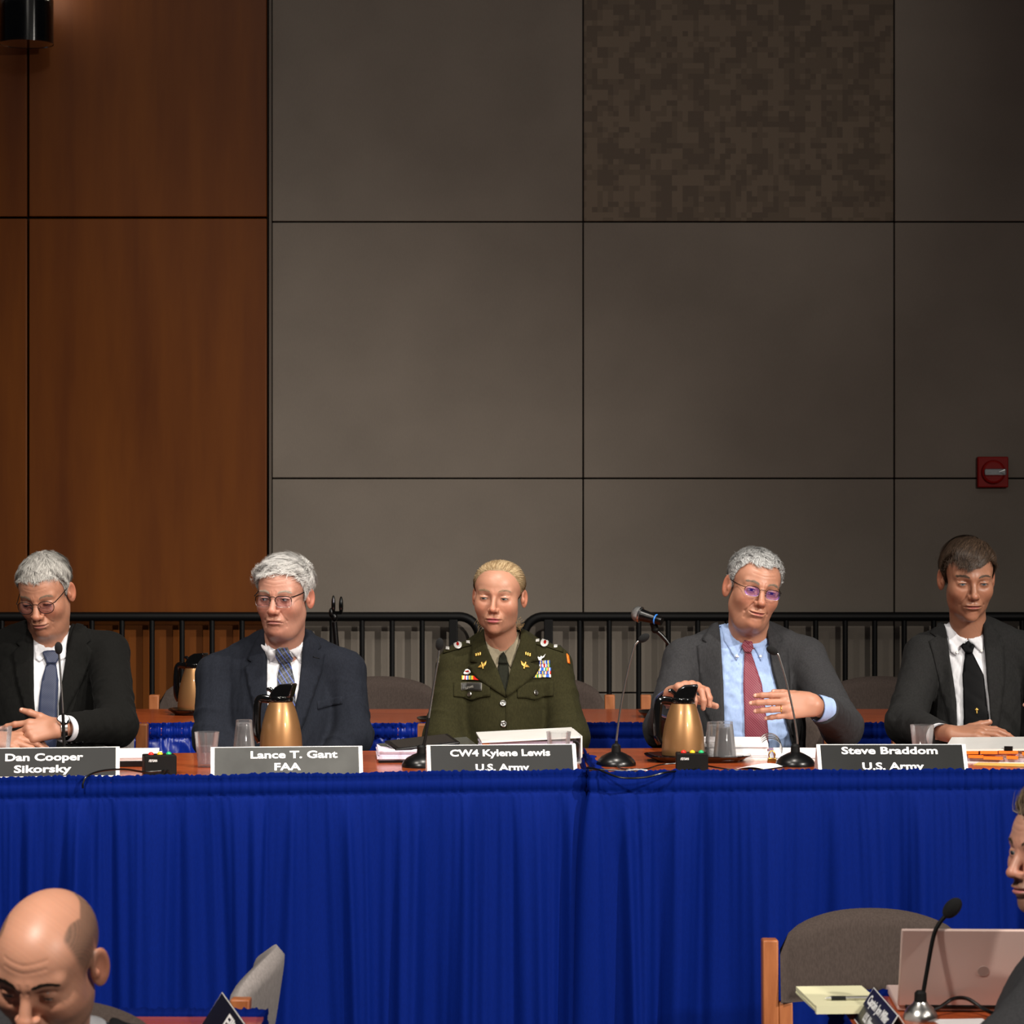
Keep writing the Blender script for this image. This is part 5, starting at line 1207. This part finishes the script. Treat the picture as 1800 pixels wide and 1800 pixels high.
# ------------------------------------------------------------------ papers, binders, tablet
def sheets(m, c, size, n, rng, jit=.004, rz=0):
    th = size[2] / n
    for i in range(n):
        R = Matrix.Translation((c[0] + rng.uniform(-jit, jit), c[1] + rng.uniform(-jit, jit), c[2] + (i + .5) * th)) @ Matrix.Rotation(rz + rng.uniform(-.012, .012), 4, 'Z'); m.box((0, 0, 0), (size[0], size[1], th * .92), R)
    return m
rng = np.random.default_rng(5)
def at(px, d, z=TZ): return (X(px, d), d, z)
b = thing('document_stack', 'thick stack of paper under the tablet beside the officer', 'papers', at(747, 7.36), math.radians(4))
part('bottom_cover', MB(False).box((0, 0, .003), (.255, .22, .006)), 'black', b)
part('pages', sheets(MB(False), (-.003, 0, .006), (.252, .215, .026), 7, rng), 'paper2', b)
f = thing('folder', 'dark grey folder lying askew on the paper stack', 'folder', at(752, 7.37, TZ + .032), math.radians(10), rot=None)
part('cover', MB(False).box((0, 0, .003), (.245, .20, .005), Matrix.Rotation(math.radians(-3.5), 4, 'Y') @ Matrix.Rotation(math.radians(2.5), 4, 'X')), 'folder', f)
part('inner_sheets', sheets(MB(False), (.01, .0, -.002), (.23, .19, .004), 2, rng), 'paper', f)
tb = thing('tablet', 'black tablet lying on the dark grey folder', 'tablet', at(742, 7.34, TZ + .046), math.radians(16))
Rt = Matrix.Rotation(math.radians(-5), 4, 'Y') @ Matrix.Rotation(math.radians(6), 4, 'X')
part('case', MB(False).box((0, 0, 0), (.178, .125, .008), Rt), 'black', tb, bevel=.003, smooth=True)
part('screen', MB(False).box((0, 0, .0043), (.155, .108, .0008), Rt), 'tablet', tb)
b = thing('ring_binder', 'closed white ring binder in front of the officer', 'binder', at(929, 7.34), math.radians(4))
Rw = Matrix.Rotation(math.radians(-2.6), 4, 'Y') @ Matrix.Rotation(math.radians(1.0), 4, 'X')
part('bottom_cover', MB(False).box((0, 0, .0015), (.265, .26, .003)), 'ivory', b)
part('pages', sheets(MB(False), (-.008, .0, .003), (.235, .24, .056), 10, rng, .005), 'paper2', b)
part('top_cover', MB(False).box((0, 0, .0665), (.262, .26, .004), Rw), 'ivory', b)
part('spine', MB(False).box((.131, 0, .037), (.004, .26, .072)), 'ivory', b)
for y in (-.11, 0, .11): part('ring', MB().torus((.110, y, .034), .026, .0018, (0, 1, 0), 20, 6), 'chrome', b)
part('orange_tab', MB(False).box((-.122, -.12, .048), (.018, .012, .012)), 'orange', b); part('yellow_tab', MB(False).box((-.134, -.124, .034), (.020, .010, .010)), 'manila', b)
b = thing('ring_binder', 'open ring binder with a thick pile of white pages before the maroon tie', 'binder', at(1352, 7.44), math.radians(-4))
part('cover', MB(False).box((-.09, 0, .002), (.20, .25, .004)).box((.105, 0, .002), (.18, .25, .004)), 'ivory', b)
part('left_pages', sheets(MB(False), (-.10, -.005, .004), (.185, .235, .040), 9, rng, .003), 'paper', b)
part('right_pages', sheets(MB(False), (.102, .0, .004), (.175, .24, .010), 3, rng, .003), 'paper', b)
for y in (-.085, -.03, .03, .085): part('ring', MB().torus((.003, y, .026), .030, .0014, (0, 1, 0), 24, 6), 'chrome', b)
b = thing('binder_clip', 'brass binder clip in front of the open binder', 'clip', at(1357, 7.26), 0)
part('jaw', MB(False).prism([(-.013, 0), (.013, 0), (.011, .012), (-.011, .012)], -.006, .006, 1), 'brass', b, bevel=.002, smooth=True)
part('loop', MB().tube(spline([(-.006, 0, .010), (-.008, 0, .022), (0, 0, .031), (.008, 0, .022), (.006, 0, .010)], 5), .0018, 8), 'brass', b)
def slip(label, px, d, w, l, rz=0, z=TZ, mat='paper', cat='paper', bend=.0):
    t = MB(); n = 8; V = []; 
    for i in range(n + 1):
        for k in (0, 1):
            for q in (0, 1): V.append(((i / n - .5) * w, (k - .5) * l, .0008 + q * .0008 + bend * math.sin(i / n * math.pi)))
    Fc = []
    for i in range(n):
        a = i * 4; c = a + 4; Fc += [[a + 1, c + 1, c + 3, a + 3], [a, a + 2, c + 2, c], [a, c, c + 1, a + 1], [a + 2, a + 3, c + 3, c + 2]]
    Fc += [[0, 1, 3, 2], [n * 4, n * 4 + 2, n * 4 + 3, n * 4 + 1]]
    t.add(V, Fc); o = part('paper_sheet', t, mat); o.matrix_world = mat_of(at(px, d, z), rz); tag(o, label, cat); return o
slip('folded white napkin between the tray and the leaning microphone', 1338, 7.10, .085, .12, math.radians(-28), bend=.006)
slip('small pale slip standing in for the glaring cable loop beside the bent-neck microphone', 1119, 7.03, .055, .035, 0, bend=.002)  # white slip added in place of a cable loop and its glare
slip('small white napkin left of the pitcher behind the grey placard', 457, 7.33, .03, .06, .2); slip('small white napkin right of the pitcher behind the grey placard', 546, 7.33, .045, .06, -.2)
slip('white sheet on the edge of the rear table beside the navy sleeve', 330, 8.56, .05, .12, math.radians(-20))
b = thing('document_stack', 'loose white papers under the hands of the black-suited man', 'papers', at(60, 7.36), math.radians(10))
part('pages', sheets(MB(False), (0, 0, 0), (.26, .21, .012), 4, rng, .006), 'paper', b)
b = thing('document_stack', 'white papers on a black notebook left of the timer box', 'papers', at(205, 7.22), math.radians(6))
part('notebook', MB(False).box((0, 0, .008), (.23, .20, .016)), 'black', b, bevel=.002, smooth=True)
part('pages', sheets(MB(False), (0, 0, .016), (.225, .20, .016), 4, rng, .006), 'paper', b)
b = thing('ring_binder', 'white binder bristling with orange tabs before the black tie', 'binder', at(1758, 7.34), math.radians(-14))
part('bottom_cover', MB(False).box((0, 0, .002), (.27, .24, .004)), 'ivory', b)
part('pages', sheets(MB(False), (0, .004, .004), (.255, .225, .030), 8, rng, .005), 'paper2', b)
part('top_cover', MB(False).box((0, .0, .043), (.275, .245, .005), Matrix.Rotation(math.radians(-1.5), 4, 'Y') @ Matrix.Rotation(math.radians(3), 4, 'X')), 'ivory', b)
for i, (x, z, w) in enumerate([(-.10, .028, .03), (-.065, .030, .035), (-.02, .030, .045), (.03, .031, .05), (-.055, .018, .04), (-.01, .015, .05), (.04, .018, .03), (.09, .030, .05), (-.11, .022, .02)]):
    part('orange_tab', MB(False).box((x, -.119 - .002 * (i % 3), z), (w, .014, .008), Matrix.Rotation(math.radians((i * 37 % 9) - 4) * .5, 4, 'Y')), 'orange', b)
part('black_clip', MB(False).box((.03, -.119, .040), (.022, .014, .012)), 'black', b)
slip('yellow manila folder under the tabbed binder', 1790, 7.24, .20, .22, math.radians(-20), mat='manila', cat='folder')

# ------------------------------------------------------------------ stands behind the panel
t = thing('microphone_stand', 'empty black microphone clip on a stand behind the navy-suited man', 'stand', (X(588, 9.95), 9.95, 0))
zc = Z(1079, 9.95)
part('base', MB().lathe([(.13, 0), (.13, .012), (.02, .03), (0, .03)], 32), 'blackmat', t)
part('pole', MB().tube([(.02, 0, .02), (.008, 0, zc - .12), (0, 0, zc - .03)], .0095, 12), 'black', t)
part('swivel', MB().ball((-.012, 0, zc + .004), (.009, .010, .018), 12, 8).ball((0, 0, zc - .012), (.012, .012, .016), 12, 8), 'black', t)
part('clip', MB().ball((-.004, 0, zc + .032), (.008, .013, .036), 14, 10, Matrix.Rotation(math.radians(0), 4, 'Y')).ball((.024, 0, zc + .030), (.0085, .013, .034), 14, 10).box((.010, 0, zc + .004), (.03, .014, .012)), 'glossblack', t)
d = 9.05; t = thing('microphone_stand', 'black gooseneck stand on the rear table holding the handheld microphone', 'stand', (X(1192, d), d, TZ))
w = [P(a, b, d) - np.array([X(1192, d), d, TZ]) for a, b in ((1190, 1200), (1186, 1165), (1178, 1137), (1166, 1120), (1152, 1107))]
part('base', MB().lathe([(.07, 0), (.07, .010), (.015, .02), (0, .02)], 28), 'blackmat', t)
part('gooseneck', MB().tube(spline([(0, 0, .015)] + w, 6), .0075, 10), 'black', t)
part('clip', MB().ball(w[-1], (.014, .013, .012), 12, 8).tube([w[-1], P(1148, 1094, d) - np.array([X(1192, d), d, TZ])], .012, 12), 'blackmat', t)
A, B = P(1164, 1092, d - .03), P(1117, 1078, d + .01); ax = (B - A) / np.linalg.norm(B - A); R = Vector((0, 0, 1)).rotation_difference(Vector(ax)).to_matrix()
t = thing('handheld_microphone', 'black handheld microphone with blue ring and silver grille in the gooseneck clip', 'microphone', tuple(A), rot=R)
part('handle', MB().lathe([(0, 0), (.0150, .001), (.0158, .022), (.0152, .024), (.0165, .030), (.0205, .072), (.0225, .078)], 28), 'black', t)
part('grille', MB().ball((0, 0, .089), (.0262, .0262, .0225), 24, 16), 'mesh_grille', t); part('grille_band', MB().torus((0, 0, .080), .0250, .0024, (0, 0, 1), 28, 8), 'chrome', t); part('colour_ring', MB().torus((0, 0, .024), .0150, .0028, (0, 0, 1), 24, 8), 'blue_ring', t)

# ------------------------------------------------------------------ things on the near table
lt = thing('laptop', 'rose laptop seen from behind its open lid', 'laptop', (X(1578, 5.42) + .165, 5.42, HT), math.radians(-2))
part('base', MB(False).box((0, .115, .008), (.33, .225, .014)), 'laptop', lt, bevel=.004, smooth=True)
part('keyboard', MB(False).box((-.01, .10, .0155), (.27, .10, .0015)), 'black', lt)
part('hinge', MB().tube([(-.15, 0, .012), (.15, 0, .012)], .006, 12), 'black', lt)
Rl = Matrix.Translation((0, 0, .012)) @ Matrix.Rotation(math.radians(24), 4, 'X')
part('lid', MB(False).box((0, 0, .090), (.33, .007, .178), Rl), 'laptop', lt, bevel=.003, smooth=True)
part('screen', MB(False).box((0, .0038, .092), (.315, .001, .160), Rl), 'tablet', lt)
part('lid_emblem', MB(False).lathe([(.0115, 0), (.0115, .0012), (0, .0012)], 24, M=Rl @ Matrix.Translation((0, -.0034, .085)) @ Matrix.Rotation(math.pi / 2, 4, 'X')), plain('grey emblem', '9d8c86', .4, .2), lt)
b = thing('legal_pad', 'pale yellow legal pad overhanging the near table corner', 'notepad', (X(1476, 5.45), 5.45, HT + .013), math.radians(4))
part('pages', sheets(MB(False), (0, 0, 0), (.135, .235, .014), 4, rng, .001), 'yellow', b); part('binding', MB(False).box((0, -.112, .008), (.137, .014, .016)), 'yellow', b)
b = thing('pen', 'black and silver pen on the yellow legal pad', 'pen', (X(1474, 5.40), 5.40, HT + .0315), math.radians(3))
part('grip', MB().tube([(-.015, 0, 0), (.014, 0, 0)], .0046, 12), 'black', b); part('barrel', MB().tube([(.014, 0, 0), (.065, .0, 0)], .0038, 12), 'steel', b); part('tip', MB().tube([(-.015, 0, 0), (-.027, 0, 0)], [.0042, .0008], 10), 'chrome', b)
placard('dark navy name placard turned sideways beside the legal pad', 0, 0, .30, [('Captain Jon Miller', .235, .58, .026, -.01), ('U.S. Navy', .10, .18, .024, -.03)], math.radians(-89), h=.062, tilt=33, face='navyface', border=.003, loc=(.712, 5.20, HT))
placard('dark name placard turned sideways behind the bald man', 0, 0, .36, [('Ellis', .13, .50, .034, .06)], math.radians(-77), h=.062, tilt=33, loc=(-.521, 5.12, HT), border=.003)
cable('black microphone cable coiled on the near table', [(X(1625, 5.34), 5.36, HT + .01), (X(1650, 5.38), 5.38, HT + .016), (X(1675, 5.4), 5.40, HT + .03), (X(1700, 5.38), 5.38, HT + .034), (X(1725, 5.36), 5.36, HT + .02), (X(1750, 5.36), 5.36, HT + .006)], .004)
slip('white sheet on the near table before the laptop', 1690, 5.31, .10, .06, .1, HT)

# ------------------------------------------------------------------ the people
D = people()

# ------------------------------------------------------------------ uniform, watch and other worn details
def trim(pr, name, pts, off, m, res=.005, thick=.003, label=None, field='J', cols=None):
    f = pr[field]; V, Fc = drape(PX(pts, pr['dF']), f, off, pr['y0'], res, thick)
    if cols is not None:
        lo, hi = V[:, 0].min(), V[:, 0].max(); u = np.clip((V[:, 0] - lo) / (hi - lo + 1e-9), 0, .9999); k = len(cols); cc = np.array([lin(c)[:3] for c in cols])[(u * k).astype(int)]
        return part(name, (V, Fc, cc), m, pr['root'], True, smooth=False, label=label)
    return part(name, (V, Fc), m, pr['root'], True, label=label)
def on(pr, px, py, off, field='J'):
    """point on the cloth in front of the wearer"""
    a = PX([(px, py)], pr['dF'])[0]; p = np.array([[a[0], pr['y0'], a[1]]], np.float32)
    for _ in range(60): p[:, 1] += np.clip(ev(pr[field], p), -.05, .05) * .8
    n = grad(pr[field], p, .003)[0]; return p[0] + n * off, n
def button(pr, name, px, py, r, m, off=.0025, hole=True, field='J'):
    c, n = on(pr, px, py, off, field); R = Vector((0, 0, 1)).rotation_difference(Vector(n)).to_matrix().to_4x4(); R.translation = Vector(c)
    b = MB().lathe([(r, -.001), (r, .0012), (r * .8, .0024), (r * .45, .0016), (0, .0028)], 18, M=R); return part(name, b, m, pr['root'], True)
def circ(px, py, r, n=12, sx=1.0): return [(px + r * sx * math.cos(a), py + r * math.sin(a)) for a in np.linspace(0, 2 * math.pi, n, endpoint=False)]
GOLDP, SILVP = plain('gold pin', 'e0b45c', .35, .5), plain('silver pin', 'd9d8d4', .35, .4)
def dress():
    w = D[3]
    trim(w, 'epaulette', [(777, 1154), (778, 1146), (800, 1138), (826, 1130), (829, 1138), (804, 1146)], .004, GREEN); trim(w, 'epaulette', [(991, 1152), (990, 1143), (966, 1134), (940, 1128), (938, 1136), (964, 1143)], .004, GREEN)
    for px, py in ((804, 1140), (957, 1136)):
        trim(w, 'rank_pin', circ(px, py, 7, 14, 1.1), .0075, SILVP, .003); trim(w, 'rank_pin_centre', circ(px, py, 2.6, 10), .0086, MT['red'], .003)
    for px, py in ((786, 1147), (823, 1135), (944, 1132), (977, 1143)): trim(w, 'shoulder_bar', [(px - 3, py - 2), (px + 3, py - 2), (px + 3, py + 2), (px - 3, py + 2)], .0075, SILVP, .002)
    for sg, px in ((1, 841), (-1, 927)):
        for k, ch in enumerate((-1, 0, 1)): trim(w, 'collar_letters', [(px + ch * 3.6 - 1.3, 1152 - sg * ch * 1.0), (px + ch * 3.6 + 1.3, 1151.5 - sg * ch), (px + ch * 3.6 + 1.3, 1157 - sg * ch), (px + ch * 3.6 - 1.3, 1157.5 - sg * ch)], .0085, GOLDP, .002)
        px = 849 if sg > 0 else 921; t = lambda a, b: (px + sg * a, 1174 + b)
        trim(w, 'branch_wings', [t(-8, 4), t(-3, -1), t(2, -3), t(7, -8), t(6, -1), t(2, 3), t(-2, 4)], .0085, GOLDP, .003); trim(w, 'propeller', [t(-2, -5), t(0, -6), t(3, 6), t(1, 7)], .0100, GOLDP, .002)
    trim(w, 'aviator_wings', [(942, 1156), (949, 1160), (951, 1157), (954, 1159), (960, 1154), (957, 1160), (952, 1163), (953, 1166), (947, 1165), (944, 1161)], .005, SILVP, .003)
    pal = [['2340a0', 'e8c33a', '2340a0', '2340a0', 'e8c33a', '2340a0'], ['f0e6d0', '2a55b0', '2a55b0', 'e8c33a', '2a55b0'], ['c8d8f0', 'e07828', '3060c0', 'f0f0f0', 'd02828'], ['c03030', 'f0f0f0', '2848a0', 'e8c850', '40906a'], ['e8c850', 'c8e0f0', 'd8a850', '304890', 'e8c850'], ['f4f4f4', '3a66c8', '3a66c8', 'f4f4f4'], ['40a078', 'e8d060', 'c83030', 'f0f0f0', '3a66c8']]
    rows = [(1168.5, 948, 968), (1174.5, 948, 968), (1180.5, 938, 970), (1186.5, 935, 970), (1192.5, 932.5, 970)]
    q = 0
    for y, a, b in rows:
        n = 2 if b - a < 24 else 3
        for k in range(n):
            x0 = a + (b - a) * k / n + .3; x1 = a + (b - a) * (k + 1) / n - .3; trim(w, 'service_ribbon', [(x0, y - 2.7), (x1, y - 2.7), (x1, y + 2.7), (x0, y + 2.7)], .005, 'ribbon', .0016, cols=pal[q % 7]); q += 1
    trim(w, 'service_ribbon', [(810, 1192), (828.6, 1192), (828.6, 1199), (810, 1199)], .005, 'ribbon', .0016, cols=['e8c33a', 'e8e0c0', 'c03030', 'f0f0f0', '3a66c8', 'e8c33a', '40a078']); trim(w, 'service_ribbon', [(829.4, 1192), (847, 1192), (847, 1199), (829.4, 1199)], .005, 'ribbon', .0016, cols=['e8c33a', 'd02418', 'd02418', 'd02418', 'd02418', 'e8c33a'])
    trim(w, 'unit_pin', [(813, 1188), (817, 1181), (821, 1180), (826, 1182), (828, 1186), (822, 1190), (815, 1190)], .005, SILVP, .003); trim(w, 'unit_pin_shield', [(816, 1184), (824, 1182), (825, 1185), (818, 1187)], .0066, MT['red'], .002)
    trim(w, 'pocket_flap', [(796, 1204), (861, 1204), (862, 1226), (845, 1229), (829, 1235), (812, 1230), (796, 1228)], .0042, GREEN, .007); trim(w, 'pocket_flap', [(909, 1204), (974, 1202), (974, 1227), (957, 1229), (940, 1234), (925, 1230), (909, 1229)], .0042, GREEN, .007)
    trim(w, 'name_tape', [(808, 1205), (848, 1204), (848, 1217), (808, 1218)], .0072, plain('tape border', '77736a', .5), .005); trim(w, 'name_tape_face', [(808.5, 1205.5), (847.5, 1204.5), (847.5, 1216.5), (808.5, 1217.5)], .0077, plain('dark grey tape', '2b2a28', .5), .005)
    c, n = on(w, 828, 1214.5, .0088); xx = np.array([1, 0, 0.]) - n * n[0]; xx /= np.linalg.norm(xx); R = Matrix(np.array([xx, np.cross(n, xx), n]).T.tolist()).to_4x4(); o = text('lettering', 'LEWIS', .0100, 'tapeprint', w['root'], tuple(np.array(MW[w['root'].name].inverted() @ Vector(c))), rot=R, bold=.0); fit(o, 19 / 600)
    for px, py in ((827, 1224.5), (940, 1221.5), (884, 1238), (885, 1274)): button(w, 'uniform_button', px, py, .0082 if px < 880 or px > 900 else .0095, MT['steel'], .006 if px in (827, 940) else .002)
    trim(w, 'front_edge', [(888.5, 1229), (890.5, 1229), (893, 1300), (891, 1300)], .003, GREEN, .006)
    trim(w, 'shoulder_patch', [(997, 1154), (1001, 1158), (1003, 1172), (999, 1170)], .003, MT['orange'], .004); trim(w, 'shoulder_patch', [(768, 1158), (770, 1158), (769, 1170), (766, 1170)], .003, MT['yellow'], .004)
    rg_ = np.random.default_rng(4); m = MB(); Mh = np.array(w['Mh'])
    for k in range(34):
        s = 1 if k % 2 else -1; p = np.array([s * rg_.uniform(.046, .060), rg_.uniform(.03, .06), rg_.uniform(-.115, -.075)]); pts = [p.copy()]
        a = rg_.uniform(0, 6.28)
        for q in range(6): a += rg_.uniform(.3, .9) * s; p = p + np.array([s * .0045 * (.5 + .5 * math.cos(a)), .003 * math.sin(a), -.0015 + .004 * math.sin(a)]); pts.append(p.copy())
        m.tube(pts, [.0004] * 6 + [.0002], 4)
    part('hair_wisps', (m.v @ Mh[:3, :3].T + Mh[:3, 3], m.f), plain('blonde wisp', 'b99a6c', .5), w['root'], True, kind='stuff')
    # watch and sleeve buttons of the man in black
    m1 = D[1]; A, sd, up, fwd = m1['hands'][0]; wp = np.array(P(108, 1279, 7.58)); bk, dd = m1['WA'][1]; ax = fwd * .75 - (-dd) * .25; ax = ax / np.linalg.norm(ax); c = wp - ax * .004
    up2 = up + sd * .30; up2 = up2 - ax * up2.dot(ax); up2 /= np.linalg.norm(up2)
    wt = bpy.data.objects.new('wristwatch', None); C.objects.link(wt); wt.parent = m1['root']; MW[wt.name] = MW[m1['root'].name]; wt['label'] = 'steel wristwatch with white dial'
    q = Vector((0, 0, 1)).rotation_difference(Vector(ax)).to_matrix().to_4x4(); q.translation = Vector(c); part('strap', MB().lathe([(.0262, -.009), (.0272, -.009), (.0272, .009), (.0262, .009)], 30, M=q), 'steel', wt, True)
    q = Vector((0, 0, 1)).rotation_difference(Vector(up2)).to_matrix().to_4x4(); q.translation = Vector(c + up2 * .0265)
    part('watch_case', MB().lathe([(.0175, -.004), (.0185, 0), (.0180, .005), (.0158, .0068), (.0150, .0060)], 30, M=q), 'chrome', wt, True); part('dial', MB().lathe([(.0152, .0050), (.0152, .0066), (0, .0066)], 30, M=q), 'paper', wt, True)
    part('watch_hands', MB(False).box((.003, 0, .0070), (.010, .0010, .0006), q).box((0, -.003, .0072), (.0010, .008, .0006), q), 'black', wt, True)
    for k in range(4): button(m1, 'sleeve_button', 144 + 7.6 * k, 1292.5, .0052, MT['black'], .0015)
    # small pin on the black tie, shirt collar buttons
    m5 = D[5]; trim(m5, 'tie_pin', [(1720, 1246), (1722, 1246), (1722, 1248), (1724, 1248), (1724, 1250), (1722, 1250), (1722, 1256), (1720, 1256), (1720, 1250), (1718, 1250), (1718, 1248), (1720, 1248)], -.001, GOLDP, .003)
    for px, py in ((1694, 1150), (1736, 1147)): button(m5, 'collar_button', px, py, .0042, MT['card'], .006, field='fs')
    for px, py in ((1301, 1158), (1342, 1158)): button(D[4], 'collar_button', px, py, .0042, MT['card'], .006, field='fs')
dress()
